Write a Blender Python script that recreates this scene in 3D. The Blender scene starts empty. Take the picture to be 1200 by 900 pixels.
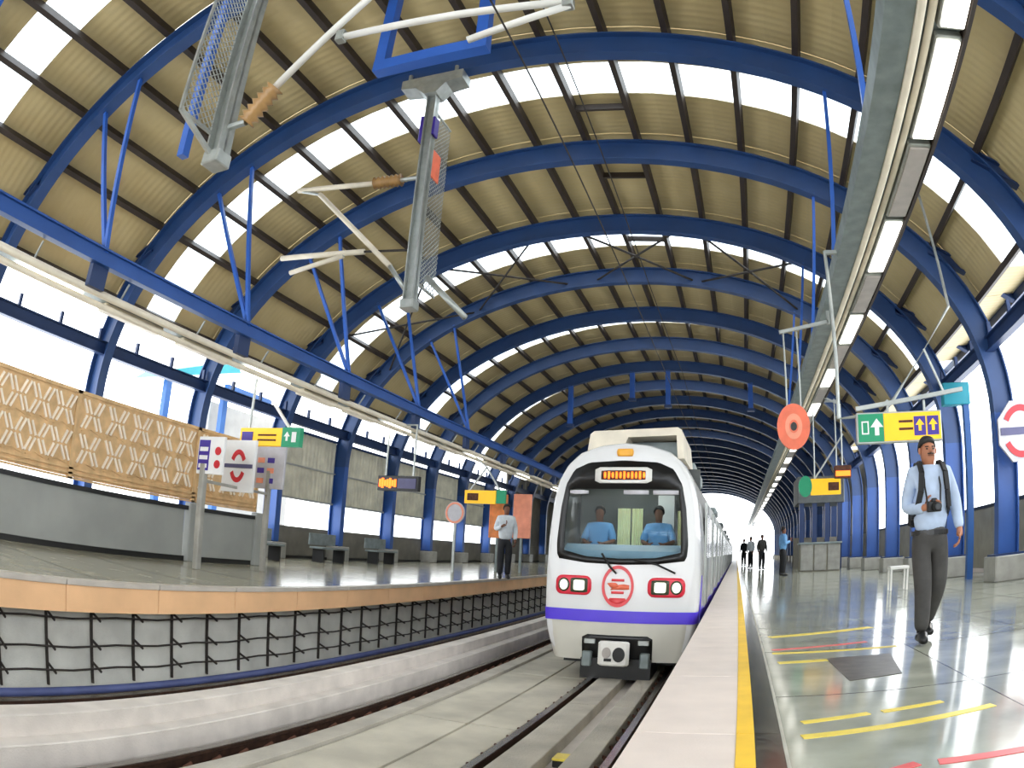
import bpy, bmesh, math, random
from math import sin, cos, pi, hypot, sqrt, atan2
from mathutils import Vector, Matrix
random.seed(7)
SC = bpy.context.scene
COL = SC.collection

# ------------------------------------------------------------------ camera
# a real fisheye lens: theta = K1 r + K2 r^2 + K3 r^3, r measured in half frame widths
K1, K2, K3 = 0.76871963, -0.06560749, 0.07248475
YAW, PITCH, ROLL, CAMZ = 0.33968, 0.241872, 0.0508334, 0.82
F_ = Vector((-sin(YAW) * cos(PITCH), cos(YAW) * cos(PITCH), sin(PITCH)))
R0 = Vector((cos(YAW), sin(YAW), 0))
U0 = R0.cross(F_)
R_ = cos(ROLL) * R0 + sin(ROLL) * U0
U_ = -sin(ROLL) * R0 + cos(ROLL) * U0
EYE = Vector((0, 0, CAMZ))
cd = bpy.data.cameras.new('camera')
cam = bpy.data.objects.new('camera', cd)
COL.objects.link(cam)
SC.camera = cam
cd.type = 'PANO'
cs = cd if hasattr(cd, 'panorama_type') else cd.cycles
cs.panorama_type = 'FISHEYE_LENS_POLYNOMIAL'
cs.fisheye_fov = pi
cs.fisheye_polynomial_k0 = 0.0
cs.fisheye_polynomial_k1 = -K1 / 18.0
cs.fisheye_polynomial_k2 = -K2 / 18.0 ** 2
cs.fisheye_polynomial_k3 = -K3 / 18.0 ** 3
cs.fisheye_polynomial_k4 = 0.0
cd.sensor_fit = 'HORIZONTAL'
cd.sensor_width = 36.0
cd.clip_start = 0.05
cd.clip_end = 600
M3 = Matrix((R_, U_, -F_)).transposed()
cam.matrix_world = Matrix.Translation(EYE) @ M3.to_4x4()


def ray(x, y):
    dx, dy = (x - 600) / 600.0, (450 - y) / 600.0
    r = hypot(dx, dy) + 1e-9
    t = K1 * r + K2 * r * r + K3 * r ** 3
    return sin(t) * (dx / r * R_ + dy / r * U_) + cos(t) * F_


def atx(x, y, X):
    d = ray(x, y)
    return EYE + d * (X / d.x)


def aty(x, y, Y):
    d = ray(x, y)
    return EYE + d * (Y / d.y)


def atz(x, y, Z):
    d = ray(x, y)
    return EYE + d * ((Z - CAMZ) / d.z)


# ------------------------------------------------------------------ world, light, exposure
w = bpy.data.worlds.new('sky')
SC.world = w
w.use_nodes = True
bg = w.node_tree.nodes['Background']
bg.inputs[0].default_value = (0.93, 0.97, 1.0, 1)
bg.inputs[1].default_value = 3.2
sun_d = bpy.data.lights.new('sun', 'SUN')
sun_d.energy = 1.2
sun_d.angle = 0.3
sun_d.color = (1.0, 0.95, 0.86)
sun = bpy.data.objects.new('sun', sun_d)
COL.objects.link(sun)
sun.rotation_euler = (math.radians(52), 0, math.radians(120))
vs = SC.view_settings
vs.view_transform = 'Standard'
vs.look = 'None'
vs.gamma = 1.0
vs.use_curve_mapping = False
vs.exposure = 0.56
SC.cycles.use_denoising = True
SC.cycles.max_bounces = 10
SC.cycles.diffuse_bounces = 6
SC.cycles.glossy_bounces = 4
SC.cycles.transparent_max_bounces = 16
SC.cycles.sample_clamp_indirect = 8.0


# ------------------------------------------------------------------ materials
def lin(c):
    c = c / 255.0
    return c / 12.92 if c <= 0.04045 else ((c + 0.055) / 1.055) ** 2.4


MATS = {}


def mat(name, rgb, rough=0.5, metal=0.0, var=0.08, nscale=4.0, bump=0.0, bscale=40.0, spec=0.5, emit=None, es=1.0,
        coat=0.0, rgb2=None, stretch=None, rvar=0.0):
    m = bpy.data.materials.new(name)
    m.use_nodes = True
    nt = m.node_tree
    b = nt.nodes['Principled BSDF']
    col = tuple(lin(v) for v in rgb)
    tc = nt.nodes.new('ShaderNodeTexCoord')
    src = tc.outputs['Object']
    if stretch:
        mp = nt.nodes.new('ShaderNodeMapping')
        mp.inputs['Scale'].default_value = stretch
        nt.links.new(src, mp.inputs[0])
        src = mp.outputs[0]
    nz = nt.nodes.new('ShaderNodeTexNoise')
    nz.inputs['Scale'].default_value = nscale
    nz.inputs['Detail'].default_value = 5
    nt.links.new(src, nz.inputs['Vector'])
    mx = nt.nodes.new('ShaderNodeMix')
    mx.data_type = 'RGBA'
    if rgb2:
        c2 = tuple(lin(v) for v in rgb2)
        a, c = col, c2
    else:
        a = tuple(max(0, v * (1 - 2 * var)) for v in col)
        c = tuple(min(1, v * (1 + 2 * var)) for v in col)
    mx.inputs[6].default_value = (*a, 1)
    mx.inputs[7].default_value = (*c, 1)
    rmp = nt.nodes.new('ShaderNodeMapRange')
    rmp.inputs[1].default_value = 0.3
    rmp.inputs[2].default_value = 0.7
    nt.links.new(nz.outputs[0], rmp.inputs[0])
    nt.links.new(rmp.outputs[0], mx.inputs[0])
    nt.links.new(mx.outputs[2], b.inputs['Base Color'])
    b.inputs['Roughness'].default_value = rough
    if rvar:
        r2 = nt.nodes.new('ShaderNodeMapRange')
        r2.inputs[3].default_value = max(0.02, rough - rvar)
        r2.inputs[4].default_value = rough + rvar
        nt.links.new(nz.outputs[0], r2.inputs[0])
        nt.links.new(r2.outputs[0], b.inputs['Roughness'])
    b.inputs['Metallic'].default_value = metal
    b.inputs['Specular IOR Level'].default_value = spec
    b.inputs['Coat Weight'].default_value = coat
    if bump:
        n2 = nt.nodes.new('ShaderNodeTexNoise')
        n2.inputs['Scale'].default_value = bscale
        nt.links.new(src, n2.inputs['Vector'])
        bp = nt.nodes.new('ShaderNodeBump')
        bp.inputs['Strength'].default_value = bump
        bp.inputs['Distance'].default_value = 0.02
        nt.links.new(n2.outputs[0], bp.inputs['Height'])
        nt.links.new(bp.outputs[0], b.inputs['Normal'])
    if emit:
        b.inputs['Emission Color'].default_value = (*[lin(v) for v in emit], 1)
        b.inputs['Emission Strength'].default_value = es
    MATS[name] = m
    return m


mat('arch_blue_shaded', (36, 68, 118), 0.45, 0.0, 0.06, 1.5)  # same paint as the legs, darkened for the dimmer light overhead
mat('bright_blue', (42, 92, 178), 0.4, 0.0, 0.05, 1.5)
mat('deep_blue', (30, 54, 98), 0.45, 0.0, 0.06, 1.5)
mat('leg_blue', (40, 82, 152), 0.42, 0.0, 0.06, 1.5)  # lighter copy of the arch paint, brighter light on the legs put into the colour
mat('purlin', (52, 42, 36), 0.6, 0.0, 0.1, 3)
mat('galv', (172, 176, 172), 0.38, 0.6, 0.08, 6)
mat('galv_dull', (128, 138, 138), 0.5, 0.3, 0.1, 5)
mat('white_paint', (232, 230, 224), 0.35, 0.0, 0.03, 3)
mat('cream_pipe', (226, 216, 196), 0.4, 0.0, 0.06, 3)
mat('pale_concrete', (214, 206, 198), 0.75, 0, 0.07, 3, 0.25, 60)
mat('concrete', (184, 178, 166), 0.8, 0, 0.1, 2.2, 0.35, 50)
mat('slab_concrete', (196, 190, 174), 0.8, 0, 0.1, 1.6, 0.35, 50)
mat('track_bed', (120, 108, 92), 0.9, 0, 0.22, 2.5, 0.5, 40)
mat('rail_steel', (70, 50, 40), 0.5, 0.5, 0.2, 12)
mat('rail_head', (150, 146, 142), 0.25, 0.9, 0.05, 6)
mat('rust', (96, 60, 44), 0.8, 0.2, 0.2, 14)
mat('dark_bar', (54, 48, 44), 0.7, 0.2, 0.15, 8)
mat('rack_wall', (208, 208, 200), 0.75, 0, 0.08, 2, 0.2, 40)
mat('blue_pipe', (76, 86, 134), 0.45, 0, 0.08, 3)
mat('orange_fascia', (242, 194, 146), 0.55, 0, 0.06, 1.3, 0.1, 60)
mat('nosing', (196, 188, 178), 0.35, 0, 0.06, 3)
mat('granite_left', (172, 166, 144), 0.14, 0, 0.14, 3.0, spec=0.6, rvar=0.05)
mat('granite', (160, 163, 150), 0.11, 0, 0.12, 2.2, spec=0.7, rvar=0.05)
mat('granite_dark', (70, 70, 63), 0.16, 0, 0.28, 6, spec=0.5, rvar=0.06)
mat('edge_stone', (232, 218, 208), 0.4, 0, 0.03, 3, 0.06, 80)
mat('yellow_paint', (246, 200, 56), 0.45, 0, 0.05, 4)
mat('lemon_paint', (232, 208, 84), 0.35, 0, 0.06, 5)
mat('red_paint', (224, 96, 96), 0.35, 0, 0.06, 5)
mat('joint_pale', (184, 182, 170), 0.4, 0, 0.08, 5)
mat('manhole', (84, 80, 72), 0.35, 0.2, 0.2, 9)
mat('dado_grey', (154, 156, 152), 0.55, 0, 0.05, 1.2)
mat('dado_black', (24, 24, 24), 0.4, 0, 0.05, 3)
mat('lattice_tan', (212, 176, 128), 0.6, 0, 0.09, 5)
mat('lattice_white', (244, 232, 214), 0.6, 0, 0.05, 4)
mat('clad_grey', (204, 200, 180), 0.5, 0.1, 0.1, 2.0)
mat('wall_beige', (150, 144, 128), 0.6, 0, 0.08, 2)
mat('low_wall', (112, 108, 98), 0.6, 0, 0.1, 2)
mat('pedestal', (160, 158, 150), 0.45, 0, 0.08, 4)
mat('white_sheet', (236, 238, 238), 0.5, 0, 0.03, 2)
mat('cyan_sheet', (24, 138, 156), 0.45, 0, 0.05, 2)
mat('sky_blue_panel', (36, 84, 146), 0.45, 0, 0.05, 2)
mat('sign_yellow', (250, 192, 20), 0.4, 0, 0.03, 4, emit=(250, 192, 20), es=0.25)
mat('sign_green', (0, 134, 92), 0.4, 0, 0.03, 4, emit=(0, 134, 92), es=0.2)
mat('sign_white', (240, 240, 240), 0.45, 0, 0.02, 4)
mat('sign_purple', (64, 44, 150), 0.45, 0, 0.03, 4)
mat('sign_red', (206, 40, 52), 0.45, 0, 0.03, 4)
mat('sign_grey', (196, 194, 200), 0.5, 0, 0.05, 6)
mat('sign_ink', (84, 82, 118), 0.5, 0, 0.05, 6)
mat('salmon', (240, 118, 86), 0.5, 0, 0.06, 5)
mat('salmon_pale', (248, 156, 126), 0.5, 0, 0.06, 5)
mat('led_orange', (255, 110, 30), 0.5, 0, 0.05, 5, emit=(255, 104, 26), es=2.2)
mat('black', (14, 14, 15), 0.35, 0, 0.05, 4)
mat('rubber', (26, 26, 27), 0.6, 0, 0.05, 4)
mat('lamp_white', (255, 252, 244), 0.4, 0, 0.02, 3, emit=(255, 250, 240), es=3.2)
mat('lamp_grey', (176, 168, 162), 0.35, 0.0, 0.06, 5)
mat('insulator', (170, 130, 78), 0.35, 0, 0.1, 6)
mat('train_white', (226, 226, 226), 0.22, 0, 0.015, 2, coat=0.4)
mat('train_lower', (206, 203, 192), 0.3, 0, 0.03, 2)
mat('train_purple', (84, 58, 214), 0.3, 0, 0.03, 2, coat=0.3)
mat('steel_side', (176, 176, 174), 0.28, 0.55, 0.05, 3)
mat('side_dark', (40, 42, 44), 0.15, 0.0, 0.05, 3)
mat('lamp_red', (226, 44, 66), 0.3, 0, 0.03, 4)
mat('lamp_glass', (240, 244, 224), 0.15, 0, 0.02, 4, emit=(250, 250, 230), es=0.7)
mat('lens_dark', (70, 78, 60), 0.2, 0, 0.1, 9)
mat('logo_red', (226, 70, 76), 0.35, 0, 0.03, 4)
mat('orange_plate', (248, 178, 60), 0.4, 0, 0.04, 4)
mat('cab_interior', (92, 96, 96), 0.6, 0, 0.1, 3)
mat('dashboard', (150, 176, 196), 0.4, 0, 0.06, 3)
mat('curtain', (255, 248, 208), 0.7, 0, 0.05, 14)
mat('skin', (176, 116, 86), 0.5, 0, 0.05, 6)
mat('skin_dark', (120, 76, 56), 0.55, 0, 0.05, 6)
mat('hair', (26, 22, 20), 0.55, 0, 0.2, 30)
mat('shirt_pale', (178, 194, 218), 0.7, 0, 0.05, 10, 0.15, 14)
mat('shirt_blue', (110, 164, 216), 0.7, 0, 0.08, 10, 0.15, 14)
mat('shirt_white', (218, 224, 230), 0.7, 0, 0.05, 10)
mat('trouser_grey', (62, 60, 58), 0.75, 0, 0.1, 10, 0.2, 14)
mat('trouser_black', (26, 27, 32), 0.75, 0, 0.1, 10)
mat('shoe', (18, 18, 19), 0.35, 0, 0.05, 6)
mat('strap', (22, 22, 24), 0.7, 0, 0.1, 14)
mat('building', (150, 150, 150), 0.7, 0, 0.05, 2)
mat('poster_orange', (222, 132, 70), 0.5, 0, 0.15, 3)


def roof_material():
    m = bpy.data.materials.new('roof_sheet')
    m.use_nodes = True
    nt = m.node_tree
    b = nt.nodes['Principled BSDF']
    tc = nt.nodes.new('ShaderNodeTexCoord')
    gm = nt.nodes.new('ShaderNodeNewGeometry')
    wv = nt.nodes.new('ShaderNodeTexWave')
    wv.wave_type = 'BANDS'
    wv.bands_direction = 'Y'
    wv.inputs['Scale'].default_value = 1.9
    wv.inputs['Distortion'].default_value = 0.25
    nt.links.new(gm.outputs['Position'], wv.inputs['Vector'])
    nz = nt.nodes.new('ShaderNodeTexNoise')
    nz.inputs['Scale'].default_value = 0.9
    nz.inputs['Detail'].default_value = 6
    nt.links.new(gm.outputs['Position'], nz.inputs['Vector'])
    mx = nt.nodes.new('ShaderNodeMix')
    mx.data_type = 'RGBA'
    mx.inputs[6].default_value = (lin(178), lin(156), lin(108), 1)
    mx.inputs[7].default_value = (lin(212), lin(194), lin(146), 1)
    nt.links.new(nz.outputs[0], mx.inputs[0])
    nt.links.new(mx.outputs[2], b.inputs['Base Color'])
    bp = nt.nodes.new('ShaderNodeBump')
    bp.inputs['Strength'].default_value = 0.22
    bp.inputs['Distance'].default_value = 0.03
    nt.links.new(wv.outputs[0], bp.inputs['Height'])
    nt.links.new(bp.outputs[0], b.inputs['Normal'])
    b.inputs['Roughness'].default_value = 0.5
    MATS['roof_sheet'] = m


roof_material()


def glass_like(name, tint, gl=0.12, rough=0.02, diff=None):
    m = bpy.data.materials.new(name)
    m.use_nodes = True
    nt = m.node_tree
    nt.nodes.clear()
    o = nt.nodes.new('ShaderNodeOutputMaterial')
    t = nt.nodes.new('ShaderNodeBsdfTransparent')
    t.inputs[0].default_value = (*tint, 1)
    if diff is None:
        g = nt.nodes.new('ShaderNodeBsdfGlossy')
        g.inputs['Roughness'].default_value = rough
    else:
        g = nt.nodes.new('ShaderNodeBsdfTranslucent')
        g.inputs[0].default_value = (*diff, 1)
    x = nt.nodes.new('ShaderNodeMixShader')
    x.inputs[0].default_value = gl
    if diff is None:
        fr = nt.nodes.new('ShaderNodeLayerWeight')
        fr.inputs[0].default_value = gl
        nt.links.new(fr.outputs['Facing'], x.inputs[0])
    nt.links.new(t.outputs[0], x.inputs[1])
    nt.links.new(g.outputs[0], x.inputs[2])
    nt.links.new(x.outputs[0], o.inputs[0])
    MATS[name] = m


glass_like('windscreen', (0.86, 0.92, 0.93), 0.12)
glass_like('skylight', (0.86, 0.9, 0.92), 0.25, diff=(0.95, 0.97, 1.0))


# ------------------------------------------------------------------ mesh helpers
class MB:
    def __init__(s):
        s.v, s.f, s.mi = [], [], []

    def add(s, vs, fs):
        o = len(s.v)
        s.v += [Vector(a) for a in vs]
        s.f += [tuple(i + o for i in f) for f in fs]
        return s

    def box(s, x0, x1, y0, y1, z0, z1, bev=0.0):
        if x0 > x1: x0, x1 = x1, x0
        if y0 > y1: y0, y1 = y1, y0
        if z0 > z1: z0, z1 = z1, z0
        b = min(bev, (x1 - x0) * .45, (y1 - y0) * .45, (z1 - z0) * .45)
        if b <= 0:
            vs = [(x, y, z) for z in (z0, z1) for y in (y0, y1) for x in (x0, x1)]
            return s.add(vs, [(0, 2, 3, 1), (4, 5, 7, 6), (0, 1, 5, 4), (2, 6, 7, 3), (0, 4, 6, 2), (1, 3, 7, 5)])
        # chamfered vertical edges + top/bottom chamfer
        def ring(i, z):
            return [(x0 + i + b, y0 + i, z), (x1 - i - b, y0 + i, z), (x1 - i, y0 + i + b, z), (x1 - i, y1 - i - b, z),
                    (x1 - i - b, y1 - i, z), (x0 + i + b, y1 - i, z), (x0 + i, y1 - i - b, z), (x0 + i, y0 + i + b, z)]
        c = b * .6
        rings = [ring(c, z0), ring(0, z0 + c), ring(0, z1 - c), ring(c, z1)]
        return s.loft(rings, closed=True, caps=True)

    def loft(s, rings, closed=True, caps=True):
        n = len(rings[0])
        o = len(s.v)
        for r in rings: s.v += [Vector(a) for a in r]
        m = n if closed else n - 1
        for k in range(len(rings) - 1):
            for i in range(m):
                j = (i + 1) % n
                s.f.append((o + k * n + i, o + k * n + j, o + (k + 1) * n + j, o + (k + 1) * n + i))
        if caps and closed:
            s.f.append(tuple(o + i for i in range(n))[::-1])
            s.f.append(tuple(o + (len(rings) - 1) * n + i for i in range(n)))
        return s

    def bar(s, p, q, w, h=None, up=(0, 0, 1)):
        p, q = Vector(p), Vector(q)
        h = h or w
        d = (q - p).normalized()
        u = Vector(up)
        if abs(d.dot(u)) > .98: u = Vector((1, 0, 0))
        a = d.cross(u).normalized() * w / 2
        b = a.cross(d).normalized() * h / 2
        return s.loft([[c - a - b, c + a - b, c + a + b, c - a + b] for c in (p, q)])

    def tube(s, pts, r, n=8, rs=None):
        pts = [Vector(a) for a in pts]
        rings = []
        for i, p in enumerate(pts):
            d = (pts[min(i + 1, len(pts) - 1)] - pts[max(i - 1, 0)]).normalized()
            u = Vector((0, 0, 1)) if abs(d.z) < .95 else Vector((1, 0, 0))
            a = d.cross(u).normalized()
            b = a.cross(d)
            rr = rs[i] if rs else r
            rings.append([p + (a * cos(2 * pi * k / n) + b * sin(2 * pi * k / n)) * rr for k in range(n)])
        return s.loft(rings)

    def prism(s, poly, axis, a, b):
        """polygon in the plane across axis ('x': (y,z); 'y': (x,z); 'z': (x,y))"""
        def P(u, v, t):
            return {'x': (t, u, v), 'y': (u, t, v), 'z': (u, v, t)}[axis]
        return s.loft([[P(u, v, a) for u, v in poly], [P(u, v, b) for u, v in poly]])

    def disc(s, c, rx, rz, y0, y1, n=28, axis='y'):
        poly = [(c[0] + rx * cos(2 * pi * k / n), c[1] + rz * sin(2 * pi * k / n)) for k in range(n)]
        return s.prism(poly, axis, y0, y1)

    def ring(s, c, rx, rz, tx, tz, y0, y1, n=32, a0=0, a1=2 * pi):
        full = abs(a1 - a0 - 2 * pi) < 1e-6
        m = n if full else n + 1
        rr = []
        for k in range(m):
            a = a0 + (a1 - a0) * k / n
            ca, sa = cos(a), sin(a)
            rr.append([(c[0] + rx * ca, y0, c[1] + rz * sa), (c[0] + rx * ca, y1, c[1] + rz * sa),
                       (c[0] + (rx - tx) * ca, y1, c[1] + (rz - tz) * sa), (c[0] + (rx - tx) * ca, y0, c[1] + (rz - tz) * sa)])
        if full: rr.append(rr[0])
        return s.loft(rr, caps=not full)

    def sphere(s, c, rx, ry=None, rz=None, n=12, m=8):
        ry = ry or rx
        rz = rz or rx
        rings = []
        for j in range(1, m):
            t = pi * j / m - pi / 2
            rings.append([(c[0] + rx * cos(t) * cos(2 * pi * k / n), c[1] + ry * cos(t) * sin(2 * pi * k / n), c[2] + rz * sin(t)) for k in range(n)])
        return s.loft(rings)

    def build(s, name, material, parent=None, smooth=False, origin=None):
        if parent is not None:
            o0 = Vector(parent.get('_w', (0, 0, 0)))
        elif origin is not None:
            o0 = Vector(origin)
        else:
            xs = [v.x for v in s.v]; ys = [v.y for v in s.v]; zs = [v.z for v in s.v]
            o0 = Vector(((min(xs) + max(xs)) / 2, (min(ys) + max(ys)) / 2, min(zs)))
        me = bpy.data.meshes.new(name)
        me.from_pydata([tuple(v - o0) for v in s.v], [], s.f)
        bm = bmesh.new()
        bm.from_mesh(me)
        bmesh.ops.recalc_face_normals(bm, faces=bm.faces)
        bm.to_mesh(me)
        bm.free()
        me.materials.append(MATS[material])
        if smooth:
            for p in me.polygons: p.use_smooth = True
        o = bpy.data.objects.new(name, me)
        COL.objects.link(o)
        if parent is not None:
            o.parent = parent
            o['_w'] = tuple(o0)
        else:
            o.location = o0
            o['_w'] = tuple(o0)
        return o


def thing(name, loc, label=None, cat=None, group=None, kind=None):
    o = bpy.data.objects.new(name, None)
    o.empty_display_size = .1
    COL.objects.link(o)
    o.location = loc
    o['_w'] = tuple(loc)
    return tag(o, label, cat, group, kind)


def tag(o, label=None, cat=None, group=None, kind=None):
    if label: o['label'] = label
    if cat: o['category'] = cat
    if group: o['group'] = group
    if kind: o['kind'] = kind
    return o


def struct(o, label=None):
    o['kind'] = 'structure'
    if label: o['label'] = label
    return o


def copy_tree(o, loc, parent=None):
    c = o.copy()
    COL.objects.link(c)
    c.parent = parent
    if parent is None:
        c.location = loc
    for ch in list(o.children):
        copy_tree(ch, None, c)
    return c


# ------------------------------------------------------------------ layout constants
AX, AZ, AA, AB = -3.75, 3.2, 9.0, 5.9          # inner ellipse of the arches
Y0A, SA = 5.35, 3.56                            # arch planes
NA = 26
ARCH = [Y0A + SA * j for j in range(-1, NA)]    # index 0 is the arch above the camera
YEND = ARCH[-1] + .3
XR, XL = AX + AA, AX - AA
EDGE_R, EDGE_L = -0.38, -6.05


def prof(a, off):
    """point on the arch at angle a (0 right, pi left), moved out by off"""
    return (AX + (AA + off) * cos(a), AZ + (AB + off) * sin(a))


# ------------------------------------------------------------------ floors
fl = thing('floor', (3.0, 40, 0))
struct(fl, 'polished grey green granite floor of the near platform')
MB().box(.27, 6.7, -14, YEND, -1.5, 0).build('granite_field', 'granite', fl)
MB().box(EDGE_R, .27, -14, YEND, -1.5, -.03).build('kerb_bed', 'concrete', fl)
y = -3.0
k = 0
es = []
while y < 40:
    L = 1.5
    if k == 0:
        es = [MB().box(EDGE_R - .02, .055, y + .003, y + L - .003, -.12, 0.0, .004).build('edge_slab', 'edge_stone', fl),
              MB().box(.055, .135, y + .003, y + L - .003, -.12, .003).build('yellow_strip', 'yellow_paint', fl),
              MB().box(.135, .255, y + .002, y + L - .002, -.12, 0.0).build('dark_slab', 'granite_dark', fl)]
    else:
        for e in es:
            c = e.copy(); COL.objects.link(c); c.location = (0, L * k, 0)
    y += L
    k += 1
for ya_, yb_ in ((y, YEND), (-14, -3)):
    MB().box(EDGE_R - .02, .055, ya_, yb_, -.12, 0.0).build('edge_band', 'edge_stone', fl)
    MB().box(EDGE_L - .13, EDGE_L + .02, -14, -3, -.345, .004).build('edge_band', 'nosing', fl) if ya_ < 0 else None
    MB().box(-3.29, -2.09, -14, -3, -1.25, -1.08).build('deck_band', 'slab_concrete', fl) if ya_ < 0 else None
MB().box(.055, .135, y, YEND, -.12, 0.003).build('yellow_band', 'yellow_paint', fl)
MB().box(.135, .255, y, YEND, -.12, 0.0).build('dark_band', 'granite_dark', fl)
MB().box(.255, .27, -14, YEND, -.12, 0.003).build('joint_strip', 'joint_pale', fl)


def stripe(p, q, wd, m, label):
    a, b = atz(*p, 0), atz(*q, 0)
    d = (b - a).normalized()
    n = Vector((-d.y, d.x, 0)) * wd / 2
    up = Vector((0, 0, .003))
    z = Vector((0, 0, -.004))
    o = MB().loft([[a - n + z, a + n + z, b + n + z, b - n + z], [a - n + up, a + n + up, b + n + up, b - n + up]]).build('floor_stripe', m, fl)
    return tag(o, label)


stripe((940, 847), (1018, 836), .055, 'lemon_paint', 'short yellow floor stripe')
stripe((1034, 834), (1104, 822), .055, 'lemon_paint', 'short yellow floor stripe')
stripe((940, 864), (1164, 826), .07, 'lemon_paint', 'long yellow floor stripe')
stripe((1100, 893), (1230, 872), .07, 'red_paint', 'red floor stripe')
stripe((1040, 905), (1075, 895), .06, 'red_paint', 'red floor stripe')
stripe((902, 747), (1020, 735), .12, 'lemon_paint', 'yellow floor stripe')
stripe((912, 777), (1010, 770), .09, 'lemon_paint', 'yellow floor stripe')
stripe((905, 766), (1050, 757), .07, 'lemon_paint', 'yellow floor stripe')
stripe((905, 762), (1015, 752), .06, 'red_paint', 'faint red floor stripe')
hp = [atz(*q, 0) for q in [(968, 772), (1043, 766), (1057, 789), (996, 798)]]
o = MB().loft([[(v.x, v.y, -.003) for v in hp], [(v.x, v.y, .004) for v in hp]]).build('access_cover', 'manhole', fl)
tag(o, 'dark square access cover set in the floor')
# granite joints
jm = MB()
for yy in [2.0 + 1.8 * i for i in range(14)]:
    jm.box(.27, 6.6, yy, yy + .008, -.01, .0015)
for xx in (1.5, 2.75, 4.0, 5.25):
    jm.box(xx, xx + .008, -3, 27, -.01, .0015)
jm.build('slab_joint', 'granite_dark', fl)

pf = thing('floor_left', (-9.5, 40, 0))
struct(pf, 'polished grey floor of the far platform')
MB().box(-13.3, EDGE_L - .12, -14, YEND, -.3, 0).build('granite_field', 'granite_left', pf)
n0 = None
for k in range(28):
    if n0 is None:
        n0 = MB().box(EDGE_L - .13, EDGE_L + .02, -3.0 + .004, -1.6 - .004, -.055, .004, .006).build('nosing_slab', 'nosing', pf)
        f0 = MB().box(EDGE_L - .1, EDGE_L, -3.0 + .004, -1.6 - .004, -.345, -.055).build('fascia_slab', 'orange_fascia', pf)
    else:
        for e in (n0, f0):
            c = e.copy(); COL.objects.link(c); c.location = (0, 1.4 * k, 0)
MB().box(EDGE_L - .13, EDGE_L + .02, 36.2, YEND, -.055, .004).build('nosing_band', 'nosing', pf)
MB().box(EDGE_L - .1, EDGE_L, 36.2, YEND, -.345, -.055).build('fascia_band', 'orange_fascia', pf)
for k in range(16):
    MB().box(-13.2, EDGE_L - .13, 1 + 1.8 * k, 1.012 + 1.8 * k, -.01, .002).build('slab_joint', 'granite_dark', pf)

# ------------------------------------------------------------------ track bed
tb = thing('floor_track', (-3, 40, -1.5))
struct(tb, 'concrete track bed between the platforms')
MB().box(-6.6, -4.25, -14, YEND, -1.7, -1.42).build('ballast_trough', 'track_bed', tb)
MB().box(-4.28, EDGE_R, -14, YEND, -1.7, -1.2).build('bed_slab', 'concrete', tb)
MB().box(-4.24, -4.02, -14, YEND, -1.3, -.70, .015).build('guard_upstand', 'pale_concrete', tb)
MB().box(-4.03, -3.86, -14, YEND, -1.3, -.86, .015).build('guard_step', 'pale_concrete', tb)
MB().box(-3.52, -3.30, -14, YEND, -1.3, -1.04, .01).build('rail_plinth', 'concrete', tb)
s0 = None
yy = -3.0
for k in range(9):
    for (xa, xb) in ((-3.30, -2.62), (-2.61, -2.08)):
        MB().box(xa + .012, xb - .012, yy + .015, yy + 3.19 - .015, -1.25, -1.08, .008).build('deck_slab', 'slab_concrete', tb)
    yy += 3.19
MB().box(-3.29, -2.09, yy, YEND, -1.25, -1.08).build('deck_band', 'slab_concrete', tb)
for k in range(9):
    ya = -2.2 + 3.3 * k
    MB().box(-1.84, -1.50, ya + .012, ya + 3.29, -1.25, -.99, .012).build('track_plinth', 'concrete', tb)
    MB().box(-1.30, -1.06, ya + .012, ya + 3.29, -1.25, -.99, .012).build('track_plinth', 'concrete', tb)
MB().box(-1.51, -1.30, -14, YEND, -1.25, -1.13).build('drain_floor', 'pale_concrete', tb)
MB().box(EDGE_R - .02, EDGE_R + .5, -14, YEND, -1.6, -.1).build('platform_face', 'wall_beige', tb)


def rail(x, label, clips):
    r = thing('rail', (x, 10, -1.15), label, 'rail')
    pr = [(-.07, 0), (.07, 0), (.07, .012), (.012, .03), (.012, .1), (.036, .115), (.036, .145), (-.036, .145), (-.036, .115), (-.012, .1), (-.012, .03), (-.07, .012)]
    MB().prism([(x + u, -1.15 + v) for u, v in pr], 'y', -14, YEND).build('rail_web', 'rail_steel', r)
    MB().box(x - .034, x + .034, -14, YEND, -1.006, -.998).build('running_surface', 'rail_head', r)
    c0 = None
    for k in range(clips):
        yy = 1.8 + .34 * k
        if c0 is None:
            m = MB().box(x - .14, x + .14, yy - .06, yy + .06, -1.16, -1.125, .008)
            m.tube([(x + .05, yy - .04, -1.11), (x + .1, yy, -1.06), (x + .05, yy + .04, -1.11)], .018, 6)
            m.tube([(x - .05, yy - .04, -1.11), (x - .1, yy, -1.06), (x - .05, yy + .04, -1.11)], .018, 6)
            c0 = m.build('rail_clip', 'rust', r)
        else:
            c = c0.copy(); COL.objects.link(c); c.location = (0, .34 * k, 0)
    return r


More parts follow.
